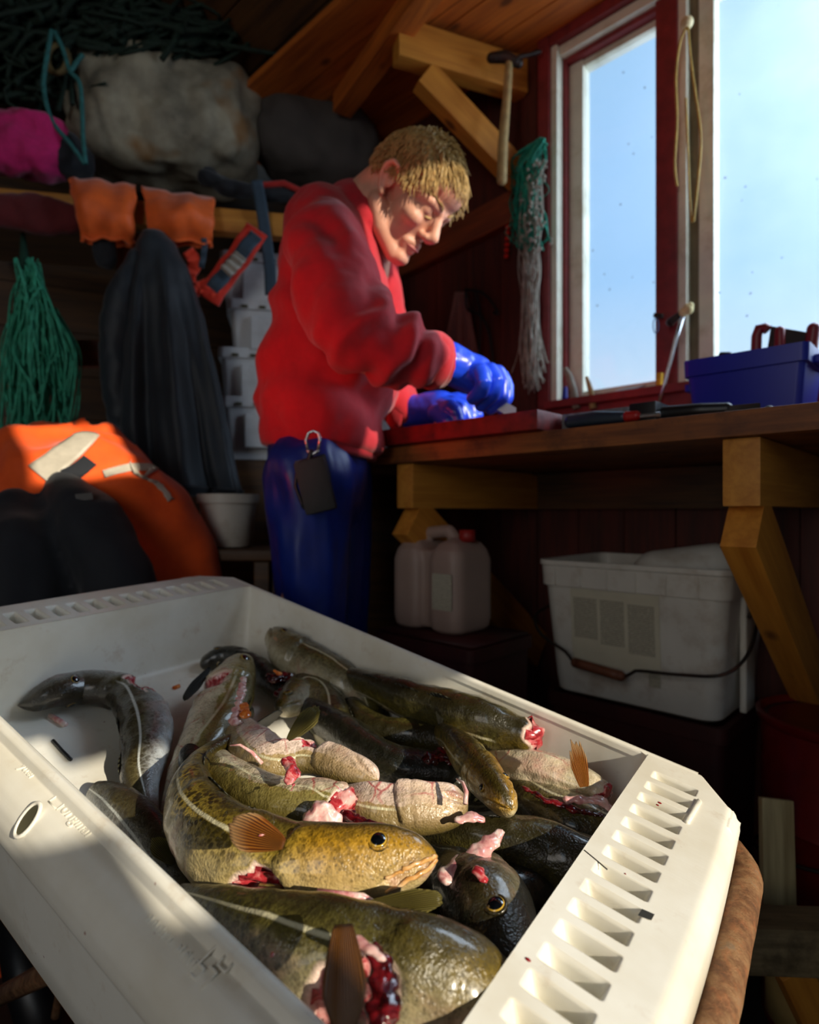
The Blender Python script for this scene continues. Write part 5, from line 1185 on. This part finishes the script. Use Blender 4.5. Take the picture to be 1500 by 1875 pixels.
st = MB(); strap(st, [(470, 420), (440, 465), (405, 510), (380, 548)], .062, .012, -.03); st.build('red_panel', fabric('bright_red_cloth', 'd8301c'), lv)
st = MB(); strap(st, [(468, 430), (440, 465), (408, 505), (386, 530)], .036, .010, -.037); st.build('navy_panel', M_strap, lv)
st = MB(); strap(st, [(440, 468), (425, 486), (412, 498)], .036, .004, -.049); st.build('grey_label', plain('grey_label', 'a09a90', .7), lv)
st = MB(); strap(st, [(345, 460), (356, 480), (346, 505), (352, 540)], .034, .010, -.03); strap(st, [(352, 535), (380, 520), (400, 545)], .03, .010, -.03); st.build('red_strap', fabric('coral_strap', 'f04428'), lv)
st = MB(); strap(st, [(372, 425), (374, 455), (368, 490)], .014, .004, -.04); st.build('thin_strap', M_strap, lv)
# dark coat hanging from the post
coat = empty('coat', sh(320, 880, -.02), 'dark navy oilskin coat hanging from the shelf post', 'coat')
rg = []
for y, a, b, dp in ((425, 262, 300, .02), (450, 250, 325, .035), (490, 240, 345, .05), (540, 235, 362, .06), (620, 230, 380, .07), (700, 226, 398, .075), (780, 224, 416, .08), (850, 230, 430, .085), (890, 240, 440, .085), (900, 250, 430, .075)):
    L = sh(a, y, -.06); Rr = sh(b, y+(12 if y > 840 else 0), -.06); cc = (L+Rr)/2; ax = (Rr-L)/2; k_ = ss(430, 700, y)
    rg.append([cc+ax*(cos(t)*(1+.05*k_*sin(9*t)))+sn*(dp*sin(t)*(1+.35*k_*sin(6*t+1+y*.004)+.12*k_*sin(13*t))) for t in [2*pi*q/80 for q in range(80)]])
r2 = []
for i in range(len(rg)-1):
    for t in (0, .25, .5, .75): r2.append([a.lerp(b, t) for a, b in zip(rg[i], rg[i+1])])
r2.append(rg[-1]); mb = MB(); mb.rings(r2); o = mb.build('coat_body', M_navy2, coat)
for v in o.data.vertices: v.co = v.co+v.normal*fold(v.co, 14, .006)
mb = MB(); mb.tube([p+V((0, 0, .003)) for p in rg[-2]], .005, 8, closed=True); mb.build('hem', M_navy, coat)
mb = MB(); mb.chain([sh(250, 470, -.07), sh(226, 540, -.07), sh(214, 640, -.06), sh(222, 760, -.06)], [.02, .045, .045, .038], 16); mb.fuse('sleeve', M_navy2, coat, .006, 3, lambda c: fold(c, 18, .006))
mb = MB(); mb.tube([sh(282, 432, -.03), sh(282, 415, .0), sh(282, 420, .05)], .005, 8); mb.build('hook', M_darksteel, coat)
# green twine skein
sk = empty('twine_skein', sh(60, 800, -.02), 'thick skein of green twine hanging at the left edge below the shelf', 'twine')
M_gtw = plain('green_twine', '3aa684', .6, .35, 60, .2); rnd = random.Random(31); mb = MB()
for q in range(130):
    a = rnd.uniform(8, 120); top = (52+rnd.gauss(0, 10), 500+rnd.uniform(-30, 40)); yb = rnd.uniform(700, 808); w = rnd.uniform(8, 26); d0 = rnd.uniform(-.07, .03)
    c1 = a+rnd.gauss(0, 10)
    pts = [(top[0], top[1]), (top[0]*.45+a*.55, 560+rnd.uniform(-20, 20)), (a+rnd.gauss(0, 8), 640), (c1, yb-40), (c1+w/2, yb), (c1+w, yb-50), (a+w+rnd.gauss(0, 8), 640), (top[0]*.5+a*.5+w*.6, 565)]
    mb.tube(smoothpts([tuple(sh(x, y, d0+.03*sin(k+q))) for k, (x, y) in enumerate(pts)], 34), rnd.uniform(.0018, .0034), 5)
mb.build('strands', M_gtw, sk)
mb = MB(); mb.chain([sh(52, 530, -.02), sh(45, 480, .0), sh(42, 430, .03)], [.024, .012, .006], 12); mb.build('knot', plain('dark_green_cord', '123a2c', .7), sk)
# stack of white crates
def crate_parts(r, M):
    w, d, h = .49, .27, .178
    crate_mesh(w, d, h).build('crate_body', M_whitecrate, r, True, M, sharp=40)
    for s in (-1, 1): MB().box((.12*s, -d/2-.003, h*.45), (.13, .014, h*.55), None, .005).build('raised_panel', M_whitecrate, r, True, M)
    mb = MB()
    for k in range(9): mb.box((-.20+k*.05, -d/2-.004, h-.022), (.018, .008, .008), None, .001)
    mb.build('rim_slots', M_hole, r, True, M)
base = P(568, 842, 1.74); base.z = 0; cM = Matrix.Translation(base+sn*.14) @ Matrix.Rotation(math.atan2(sd.y, sd.x), 4, 'Z')
zb0 = H-(842-937.5)/F*1.74; clab = ['white plastic crate at the bottom of the stack behind the man', 'white plastic crate second from below in the stack behind the man', 'white plastic crate second from above in the stack behind the man', 'white plastic crate on top of the stack behind the man']
c0 = empty('crate', cM.translation+V((0, 0, zb0)), clab[0], 'crate', 'white crates stacked behind the man'); c0.rotation_euler = (0, 0, math.atan2(sd.y, sd.x))
crate_parts(c0, abs_m(c0))
for k in range(1, 4):
    c2 = c0.copy(); COL.objects.link(c2); c2['label'] = clab[k]; c2.location = c0.location+V((.012*(-1)**k, .008*k, .141*k))
    for ch in c0.children:
        d = ch.copy(); COL.objects.link(d); d.parent = c2; d.matrix_parent_inverse = ch.matrix_parent_inverse.copy()
pal = empty('pallet_box', cM.translation, 'dark wooden box carrying the stack of white crates', 'box')
mb = MB(); mb.box((0, 0, zb0/2-.002), (.52, .33, zb0-.006), None, .004); mb.build('box_body', M_wood_dark, pal, True, cM)
# small white bucket
sbm = Matrix.Translation(P(418, 1000, 1.42)); sbk = empty('small_bucket', sbm.translation, 'small whitish bucket between the orange jacket and the man', 'bucket')
mb = MB(); rg = []
for z, r in ((0, .052), (.004, .055), (.10, .064), (.101, .070), (.122, .071), (.122, .067), (.02, .056)): rg.append(ring(r, z, 36))
mb.rings(rg); mb.build('pail', M_white2, sbk, True, sbm, sharp=40)
stl = empty('stool', V((sbm.translation.x, sbm.translation.y, 0)), 'dark low stool in the shade carrying the small whitish bucket', 'stool')
zt_ = sbm.translation.z; mb = MB(); mb.box((sbm.translation.x, sbm.translation.y, zt_-.015), (.26, .2, .025), None, .004); mb.build('seat', M_wood_dark, stl)
for dx in (-.10, .10):
    for dy in (-.07, .07): MB().box((sbm.translation.x+dx, sbm.translation.y+dy, (zt_-.028)/2), (.035, .035, zt_-.03), None, .003).build('leg', M_wood_dark, stl)
# orange work jacket and dark trousers thrown over something at the left
M_hivis = fabric('orange_hi_vis', 'ff5a08', .75, .12, 50, .2); M_reflect = plain('grey_reflective_tape', 'b8b0a0', .45, .1, 60, .1)
JY = 1.18
ja = empty('work_jacket', P(150, 1100, JY), 'bright orange work jacket with grey reflective tape heaped at the left edge', 'jacket'); ja.location.z = 0
rg = []; prof = [(788, 175, 30, .02), (793, 165, 70, .05), (805, 150, 110, .09), (825, 140, 140, .12), (850, 120, 180, .145), (890, 105, 232, .16), (940, 95, 262, .165), (1000, 95, 285, .165), (1070, 95, 300, .165), (1150, 95, 305, .165), (1320, 95, 305, .165), (1740, 95, 300, .16)]
JC = []
for y, cx, hw_, dp in prof:
    c = P(cx, y, JY+.12); hw2 = hw_/F*(JY+.1)
    rg.append([c+V((hw2*cos(t), dp*sin(t)-(.02 if y < 900 else 0), .012*sin(5*t+y)+ (.02*cos(t-2.6) if y < 860 else 0))) for t in [2*pi*k/72 for k in range(72)]])
r2 = []
for i in range(len(rg)-1):
    for t in (0, .25, .5, .75): r2.append([a.lerp(b, t) for a, b in zip(rg[i], rg[i+1])])
r2.append(rg[-1]); mb = MB(); mb.rings(r2)
def jf(p): return fold(p, 8, .014)+.008*sin(p.x*38+p.z*30+3*noise.noise(p*6))
o = mb.fuse('jacket_body', M_hivis, ja, .008, 3, jf)
from mathutils.bvhtree import BVHTree
bv = BVHTree.FromPolygons([v.co for v in o.data.vertices], [p.vertices for p in o.data.polygons])
def drape(name, mat, pts, w, parent, n=28, lift=.004, th=.003, vdir=None):
    """a band of cloth lying on the jacket, following pixels"""
    C = []
    for q in smoothpts([(x, y, 0) for x, y in pts], n):
        d = ray(q[0], q[1]).normalized(); h = bv.ray_cast(V((0, 0, H)), d); C.append((h[0]-d*lift, h[1]) if h[0] else (P(q[0], q[1], JY), V((0, -1, 0))))
    mb = MB()
    def fn(u, v):
        i = min(int(u*(n-1)+.5), n-1); t = (C[min(i+1, n-1)][0]-C[max(i-1, 0)][0]).normalized(); s = C[i][1].cross(t).normalized(); q = C[i][0]+s*((v-.5)*w)
        h = bv.find_nearest(q); return h[0]+h[1]*lift
    mb.sheet(fn, n-1, 6, th); return mb.build(name, mat, parent)
drape('reflective_tape', M_reflect, [(160, 792), (130, 820), (95, 850), (70, 868)], .050, ja)
drape('reflective_tape', M_reflect, [(262, 822), (300, 846), (330, 872), (345, 900)], .030, ja)
drape('reflective_tape', M_reflect, [(190, 868), (240, 856), (300, 855)], .018, ja)
drape('dark_tape_edge', M_navy, [(165, 842), (140, 862), (118, 872)], .03, ja, lift=.007)
dt = empty('work_trousers', P(130, 1100, JY-.1), 'dark navy work trousers lying over the front of the orange jacket', 'trousers'); dt.location.z = 0
TY = JY-.075
mb = MB(); mb.chain([P(118, 905, TY+.05), P(165, 960, TY), P(215, 1060, TY-.01), P(250, 1180, TY), P(262, 1350, TY+.02)], [.045, .062, .068, .066, .06], 24, 8)
mb.chain([P(35, 945, TY+.03), P(45, 1010, TY-.015), P(55, 1120, TY-.02), P(60, 1250, TY), P(60, 1400, TY+.02)], [.055, .085, .09, .09, .085], 24, 8)
mb.chain([P(-60, 980, TY+.02), P(-50, 1060, TY-.01), P(-40, 1200, TY), P(-40, 1400, TY)], [.06, .08, .085, .08], 20, 6)
mb.fuse('trouser_legs', M_navy, dt, .007, 4, lambda c: fold(c, 11, .009))
mb = MB(); mb.chain([P(118, 900, TY+.03), P(70, 930, TY+.02), P(20, 935, TY+.0)], [.012, .010, .010], 10); mb.build('waistband', M_navy2, dt)
mb = MB(); mb.add([P(x, y, TY-.035+o_) for o_ in (0, .003) for x, y in ((137, 905), (168, 902), (171, 914), (140, 918))], [(0, 1, 2, 3), (7, 6, 5, 4)]+[(i, i+4, (i+1) % 4+4, (i+1) % 4) for i in range(4)]); mb.build('grey_tag', plain('grey_tag', '5a5654', .7), dt, False)

# ------------------------------------------------------------------ the man at the bench
M_skin = plain('skin', 'd59a80', .5, .10, 40, .08); M_skin.node_tree.nodes['Principled BSDF'].inputs['Subsurface Weight'].default_value = .12
M_skin.node_tree.nodes['Principled BSDF'].inputs['Subsurface Radius'].default_value = (.012, .004, .002)
M_sweater = fabric('red_sweatshirt', 'ac1222', .9, .12)
M_glove = plain('blue_rubber_glove', '1c44d8', .32, .12, 30, .1); M_trouser = plain('blue_oilskin', '0b277e', .42, .2, 20, .15)
M_hair = plain('sandy_hair', 'a5864e', .55, .35, 160, .6); M_lip = plain('lips', 'b86a60', .45, .1, 40, .05)
MY = 1.25
man = empty('person', (P(585, 900, MY).x, MY, 0), 'man in a red sweatshirt, blue rubber gloves and blue oilskin trousers bending over the bench', 'person')
ppm = F/MY
# head frame
pitch = radians(49); yaw = radians(27); hs = .90
fwd = V((cos(pitch)*cos(yaw), -cos(pitch)*sin(yaw), -sin(pitch)))
lft = V((0, 0, 1)).cross(V((cos(yaw), -sin(yaw), 0))).normalized()      # his left (away from camera)
upv = fwd.cross(lft).normalized()
# roll a little so the near side of the face shows
ear_off = V((-.005, -.078, 0)); HY = MY-.02
HM0 = Matrix((fwd*hs, lft*hs, upv*hs)).transposed().to_4x4()
head_o = P(711, 330, HY-.085)-(HM0 @ ear_off); HM = Matrix.Translation(head_o) @ HM0
def hp(x, y, z): return HM @ V((x, y, z))
hb = MB()
hb.ell((-.012, 0, .045), (.103, .079, .092), HM, 40, 28)
hb.ell((.045, 0, .0), (.052, .062, .085), HM, 32, 24)
hb.ell((.035, 0, -.05), (.05, .054, .055), HM, 32, 24)
def hc(pts, rs, n=16): hb.chain([hp(*p) for p in pts], [r*hs for r in rs], n)
for s in (-1, 1):
    hc([(-.012, s*.055, -.045), (.03, s*.042, -.078), (.074, s*.012, -.100)], [.022, .022, .019])
    hb.ell((.066, s*.040, -.014), (.028, .024, .022), HM); hb.ell((.082, s*.031, .014), (.013, .016, .012), HM)
    hc([(.096, s*.008, .030), (.086, s*.040, .033), (.066, s*.055, .026)], [.010, .0105, .009])
    hc([(.112, s*.011, -.026), (.102, s*.013, -.028)], [.0085, .008])
hc([(.096, 0, .024), (.110, 0, .0), (.122, 0, -.018), (.112, 0, -.029)], [.0095, .0105, .0125, .009])
hc([(.084, -.022, -.058), (.098, 0, -.052), (.084, .022, -.058)], [.009, .012, .009]); hc([(.082, -.018, -.069), (.095, 0, -.068), (.082, .018, -.069)], [.009, .0115, .009])
hc([(.085, -.008, -.094), (.085, .008, -.094)], [.017, .017]); hb.ell((.07, 0, .065), (.038, .055, .04), HM)
for s in (-1, 1):    # ears: rim, lobe, inner hollow
    rim = [(.008, .078, .020), (.004, .088, .034), (-.012, .093, .036), (-.023, .092, .022), (-.022, .088, .0), (-.012, .083, -.018), (.0, .078, -.026)]
    hc([(x, s*y, z) for x, y, z in rim], [.005, .0055, .006, .006, .0055, .006, .007], 10)
    hb.ell((-.008, s*.079, .005), (.016, .006, .028), HM); hc([(.008, s*.080, .006), (.007, s*.081, -.008)], [.005, .005], 8)
nk0 = hp(-.045, 0, -.015); nk1 = P(645, 415, MY+.02); nk2 = P(625, 480, MY+.03)
hb.chain([nk0, nk0.lerp(nk1, .5)+V((-.006, 0, .004)), nk1, nk2], [.070*hs, .060, .070, .105], 28, 8)
# trunk and arms under the clothes
torso = [(585, 805, 100, .11), (592, 740, 108, .12), (600, 660, 112, .125), (606, 580, 105, .125), (609, 500, 88, .13), (606, 440, 72, .12)]
hb.chain([P(x, y, MY) for x, y, _, _ in torso], [.06, .075, .085, .09, .085, .07], 24)
SHn, ELn, WRn = P(592, 432, 1.135), P(640, 640, 1.02), P(800, 662, 1.075)
SHf, ELf, WRf = P(660, 452, 1.39), P(700, 690, 1.44), P(742, 752, 1.33)
hb.chain([SHn, ELn, WRn], [.05, .04, .03], 18); hb.chain([SHf, ELf, WRf], [.05, .04, .03], 18)
legs = []
for s, (x0, x1) in ((-1, (555, 560)), (1, (610, 612))):
    Yl = MY+s*.085; a = P(x0, 840, Yl); hb.chain([a, V((a.x-.005, Yl, .46)), V((a.x-.03, Yl, .07)), V((a.x+.09, Yl, .035))], [.05, .035, .028, .025], 18)
body = hb.fuse('body', M_skin, man, .0035, 5)
# hair: cap plus locks
cap = MB(); rnd = random.Random(3)
def scalp(x, z, y):   # is this head-local direction covered with hair
    return True
def capfn(u, v):
    th = v*pi*.62; ph = u*2*pi
    d = V((cos(ph)*sin(th), sin(ph)*sin(th), cos(th)))
    return d
def hairline(d):      # lower limit of the hair for a direction around the head: angle from the crown
    a = math.atan2(abs(d.y), d.x)     # 0 front .. pi back
    return radians(58)+radians(60)*ss(.35, 1.25, a)*.75+radians(24)*ss(1.5, 2.6, a)
CH, RH = V((-.012, 0, .045)), V((.107, .083, .097))
vs = []; fs = []; NU, NV = 64, 20
for i in range(NV+1):
    for k in range(NU):
        ph = 2*pi*k/NU; lim = hairline(V((cos(ph), sin(ph), 0))); th = lim*i/NV
        d = V((cos(ph)*sin(th), sin(ph)*sin(th), cos(th))); e = 1-.06*ss(.8, 1, i/NV)
        q = V((CH.x+d.x*RH.x*e, CH.y+d.y*RH.y*e, CH.z+d.z*RH.z*e)); q += d*(.006*noise.noise(V((ph*3, th*7, 1)))+.004*noise.noise(V((ph*11, th*17, 5)))); vs.append(HM @ q)
for i in range(NV):
    for k in range(NU):
        k2 = (k+1) % NU; fs.append((i*NU+k, (i+1)*NU+k, (i+1)*NU+k2, i*NU+k2))
cap.add(vs, fs)
for q in range(2200):
    ph = rnd.uniform(0, 2*pi); lim = hairline(V((cos(ph), sin(ph), 0))); th = lim*sqrt(rnd.uniform(.0, 1.0))
    d = V((cos(ph)*sin(th), sin(ph)*sin(th), cos(th))); root = V((CH.x+d.x*RH.x, CH.y+d.y*RH.y, CH.z+d.z*RH.z))*1.0
    top = ss(1.0, .3, th); fr = ss(.1, 1.0, cos(ph))*ss(.35, .9, th)
    flow = V((.75*fr+.25+rnd.uniform(-.22, .22), rnd.uniform(-.22, .22), -.9*(1-top)+rnd.uniform(-.1, .12))); L = rnd.uniform(.016, .026)*(1+.35*top+.5*fr)
    p0 = root; p1 = root+d*L*.28+flow*L*.45; p2 = root+d*L*.30+flow*L*1.0
    cap.tube([HM @ p0, HM @ p1, HM @ p2], [.0017, .0014, .0005], 4, False)
cap.build('hair', M_hair, man)
for s in (-1, 1):
    eb = MB()
    for q in range(40):
        x = q/39; p = V((.104-.030*x*x-.004*x, s*(.014+.040*x), .036+.006*sin(x*2.6)+rnd.uniform(-.002, .002))); eb.tube([HM @ p, HM @ (p+V((.002-.004*x, s*.006, .002)))], [.0016, .0009], 5)
    eb.build('eyebrow', M_hair, man)
ls = MB()
for s in (-1, 1):
    pts = [(.0955-.030*x*x, s*(.017+.030*x), .008-.006*sin(x*3.1)) for x in [k/8 for k in range(9)]]
    ls.tube([hp(*p) for p in pts], [.0012, .0022, .0025, .0026, .0026, .0025, .0024, .002, .001], 6)
ls.build('eyelashes', M_hair, man)
ml = MB(); ml.tube([hp(.088, -.024, -.064), hp(.1015, -.012, -.0615), hp(.1045, 0, -.061), hp(.1015, .012, -.0615), hp(.088, .024, -.064)], [.001, .003, .0035, .003, .001], 8); ml.build('lips', M_lip, man)

# sweatshirt
sw = MB(); rings = []
prof = [(585, 826, 96, .112, 0), (586, 812, 108, .128, 0), (586, 790, 112, .134, .0), (594, 740, 126, .140, 0), (602, 690, 128, .142, 0), (606, 630, 121, .142, 0), (609, 580, 114, .142, 0), (611, 520, 104, .145, 0), (612, 470, 95, .140, 0), (612, 430, 82, .128, 0), (616, 398, 62, .105, 0), (626, 372, 40, .07, 0)]
for x, y, w, dpt, _ in prof:
    c = P(x, y, MY); w = w/ppm; tl = .10*ss(830, 770, y)-.10
    rings.append([c+V((w*cos(a), dpt*sin(a), (w*cos(a))*(-.14 if y > 770 else -.55*ss(520, 380, y)))) for a in [2*pi*k/40 for k in range(40)]])
rings2 = smooth_r = []
for i in range(len(rings)-1):
    for t in (0, .34, .67): smooth_r.append([a.lerp(b, t) for a, b in zip(rings[i], rings[i+1])])
smooth_r.append(rings[-1]); sw.rings(smooth_r)
def sleeve(pts, rs): sw.chain(pts, rs, 26, 10)
sleeve([P(598, 425, 1.18), P(602, 455, 1.125), P(618, 540, 1.06), P(652, 612, 1.02), P(720, 640, 1.035), P(770, 654, 1.055), P(792, 660, 1.07)], [.064, .078, .080, .072, .062, .054, .048])
sleeve([P(650, 440, 1.35), P(665, 470, 1.39), P(690, 580, 1.42), P(702, 670, 1.41), P(722, 725, 1.36), P(738, 750, 1.33)], [.055, .075, .075, .065, .055, .046])
sw.chain([P(648, 405, MY), P(664, 412, MY-.01)], [.078, .070], 26)
def folds(c):
    f = fold(c, 9, .009)+fold(c+V((5, 2, 1)), 22, .003)
    # creases gathered on the near forearm and along the belly
    dl = (c-P(700, 630, 1.03)).length; q = c.x*.8-c.z*.55
    f += .012*sin(q*95+3*noise.noise(c*14))*ss(.16, .03, dl)
    d2 = (c-P(760, 650, 1.06)).length; f += .009*sin((c.x*1.0-c.z*.35)*150+2*noise.noise(c*20))*ss(.09, .02, d2)
    d3 = (c-P(640, 740, 1.2)).length; f += .011*sin((c.x*.65+c.z*.9)*46+3*noise.noise(c*8))*ss(.30, .05, d3)
    d4 = (c-P(620, 470, 1.1)).length; f += .007*sin((c.x*.9+c.z*.45)*75+3*noise.noise(c*9))*ss(.17, .04, d4)
    d5 = (c-P(520, 600, 1.2)).length; f += .006*sin((c.x*.5+c.z*1.0)*55+3*noise.noise(c*7))*ss(.2, .05, d5)
    return f
sweater = sw.fuse('sweatshirt', M_sweater, man, .0055, 5, folds)
cu = MB()
def cuff(c, ax, r, L, nm='cuff'):
    ax = V(ax).normalized(); x = ax.orthogonal().normalized(); y = ax.cross(x); mb = MB()
    rr = [[c+ax*(L*(t-.5))+(x*cos(2*pi*k/32)+y*sin(2*pi*k/32))*(r*(1+.03*sin(k*6))+.004*sin(pi*t)) for k in range(32)] for t in [i/6 for i in range(7)]]
    mb.rings(rr); return mb.build(nm, M_sweater, man)
cuff(P(794, 661, 1.07), WRn-P(720, 640, 1.035), .047, .030); cuff(P(740, 752, 1.33), V((1, -.3, -.5)), .044, .035)
hm = MB(); rr = []
for t in range(7):
    y = 800+t*5; rr.append([P(585, y, MY)+V(((103+4*sin(pi*t/6))/ppm*cos(a), (.121+.004*sin(pi*t/6))*sin(a), (103/ppm*cos(a))*-.14)) for a in [2*pi*k/48 for k in range(48)]])
hm.rings(rr); hm.build('hem_band', M_sweater, man)
# oilskin trousers
tr = MB()
tr.chain([P(584, 800, MY), P(584, 850, MY), P(584, 900, MY)], [.104, .104, .100], 28)
for s, (x0, x1) in ((-1, (566, 575)), (1, (606, 618))):
    Yl = MY+s*.07; a = P(x0, 870, Yl); kn = P(x1, 1110, Yl); tr.chain([a, P((x0+x1)/2, 980, Yl), kn, V((kn.x-.02, Yl, .30)), V((kn.x-.03, Yl, .12))], [.092, .080, .070, .066, .064], 24, 8)
tr.fuse('trousers', M_trouser, man, .006, 6, lambda c: fold(V((c.x*2.2, c.y*2.2, c.z*.6)), 9, .007)+.003*sin(c.x*60+c.z*22+4*noise.noise(c*5))*ss(.7, .95, c.z))
for s in (-1, 1):
    Yl = MY+s*.07; x = P(600, 900, Yl).x-.03; mb = MB(); mb.chain([V((x, Yl, .26)), V((x, Yl, .05)), V((x+.11, Yl, .045))], [.07, .05, .045], 18); mb.fuse('boot', M_black, man, .006, 4)

# gloves
def glove(wr, ax, palm_c, knuck, tips, mids, thumb, gaunt, name, rf=.0125):
    mb = MB(); mb.chain(gaunt[0], gaunt[1], 20, 6)
    mb.chain([wr, palm_c], [.034, .036], 20, 6)
    for k in knuck: mb.chain([palm_c, k], [.030, .0165], 14, 4)
    for k, m, t in zip(knuck, mids, tips): mb.chain([k]+list(m)+[t], [.0165]+[.0145]*len(m)+[rf], 14, 5)
    mb.chain(thumb, [.019, .0165, .0145, .012][:len(thumb)], 14, 5)
    return mb.fuse(name, M_glove, man, .0026, 4, lambda c: fold(c, 38, .0014))
Yh = 1.09
glove(P(822, 668, 1.08), None, P(868, 686, Yh),
      [P(918, 690, Yh+.045), P(910, 684, Yh+.012), P(897, 680, Yh-.018), P(880, 684, Yh-.045)],
      [P(916, 746, Yh+.03), P(899, 748, Yh+.012), P(882, 742, Yh-.008), P(866, 730, Yh-.025)],
      [[P(927, 708, Yh+.042), P(926, 728, Yh+.036)], [P(921, 702, Yh+.006), P(918, 728, Yh+.004)], [P(908, 698, Yh-.032), P(902, 722, Yh-.026)], [P(886, 700, Yh-.060), P(880, 718, Yh-.046)]],
      [P(862, 690, Yh+.03), P(885, 712, Yh+.05), P(905, 730, Yh+.04)],
      ([P(780, 656, 1.065), P(800, 662, 1.07), P(822, 664, 1.075), P(842, 672, 1.08)], [.037, .040, .038, .034]), 'right_glove')
Yf = 1.27
glove(P(762, 752, 1.31), None, P(806, 746, Yf),
      [P(838, 732, Yf+.03), P(838, 734, Yf+.0), P(832, 738, Yf-.028), P(824, 746, Yf-.05)],
      [P(874, 760, Yf+.01), P(866, 764, Yf-.014), P(856, 766, Yf-.038), P(840, 768, Yf-.058)],
      [[P(856, 736, Yf+.022), P(868, 748, Yf+.016)], [P(854, 740, Yf-.008), P(864, 752, Yf-.010)], [P(846, 746, Yf-.036), P(854, 758, Yf-.036)], [P(834, 754, Yf-.056), P(838, 762, Yf-.056)]],
      [P(800, 756, Yf-.03), P(822, 772, Yf-.05), P(838, 776, Yf-.052)],
      ([P(730, 752, 1.335), P(748, 752, 1.325), P(765, 752, 1.31)], [.036, .038, .034]), 'left_glove')
# knife in his right hand
kn = empty('knife', P(912, 738, Yh+.01), 'filleting knife with a bright blade held in the right glove', 'knife')
mb = MB(); mb.chain([P(858, 700, Yh-.01), P(885, 722, Yh+.0), P(906, 738, Yh+.006)], [.010, .011, .009], 12); mb.build('handle', M_black, kn)
mb = MB(); A_, B_ = P(906, 736, Yh+.006), P(944, 758, Yh-.0); dd = (B_-A_).normalized(); sv = V((.3, 0, .9)); sv = (sv-dd*sv.dot(dd)).normalized(); nv = dd.cross(sv)
L = (B_-A_).length
pr = [(0, -.010), (L*.75, -.010), (L, .002), (L*.9, .010), (0, .010)]
mb.add([A_+dd*a+sv*b+nv*.0012 for a, b in pr]+[A_+dd*a+sv*b-nv*.0012 for a, b in pr], [(0, 1, 2, 3, 4), (9, 8, 7, 6, 5)]+[(i, i+5, (i+1) % 5+5, (i+1) % 5) for i in range(5)])
mb.build('blade', plain('bright_blade', 'd8e8ea', .3, .05, 20, 0, Metallic=.3), kn, False)
# belt pouch and carabiner hanging at his side
pc = empty('belt_pouch', P(578, 890, MY-.185), 'black belt pouch hanging from a carabiner at the hip of the man', 'pouch')
mb = MB(); Yp = MY-.185
a, b = P(566, 842, Yp), P(590, 938, Yp); xd = (P(590, 842, Yp)-P(560, 842, Yp)).normalized(); ld = (b-a); LL = ld.length; ld.normalize(); xd = (xd-ld*xd.dot(ld)).normalized(); zd = ld.cross(xd)
Mp = Matrix.Translation((a+b)/2) @ Matrix((xd, ld, zd)).transposed().to_4x4()
mb.box((0, 0, 0), (.056, LL, .030), None, .008); mb.build('pouch_body', plain('black_leather', '0a0c0b', .6, .3, 50, .3), pc, True, Mp, sharp=40)
mb = MB(); mb.box((0, -.03, -.017), (.057, LL*.5, .006), None, .003); mb.build('flap', plain('black_leather_flap', '0e1211', .5, .3, 50, .3), pc, True, Mp, sharp=40)
mb = MB(); mb.chain([P(560, 842, Yp), P(545, 850, Yp), P(541, 890, Yp), P(556, 930, Yp)], [.003]*4, 8); mb.chain([P(566, 842, Yp), P(570, 828, Yp)], [.005, .005], 8); mb.build('strap_loop', M_black, pc)
ca = empty('carabiner', P(573, 815, MY-.185), 'silver carabiner clipped between the trouser waist and the black pouch', 'carabiner')
mb = MB(); mb.tube([P(x, y, Yp) for x, y in ((564, 826), (560, 806), (565, 793), (574, 789), (583, 793), (586, 806), (582, 826))], .0028, 10); mb.build('hook', M_steel, ca)
mb = MB(); mb.chain([P(564, 826, Yp), P(573, 832, Yp), P(582, 826, Yp)], [.0032, .0032, .0032], 10); mb.build('gate', M_steel, ca)
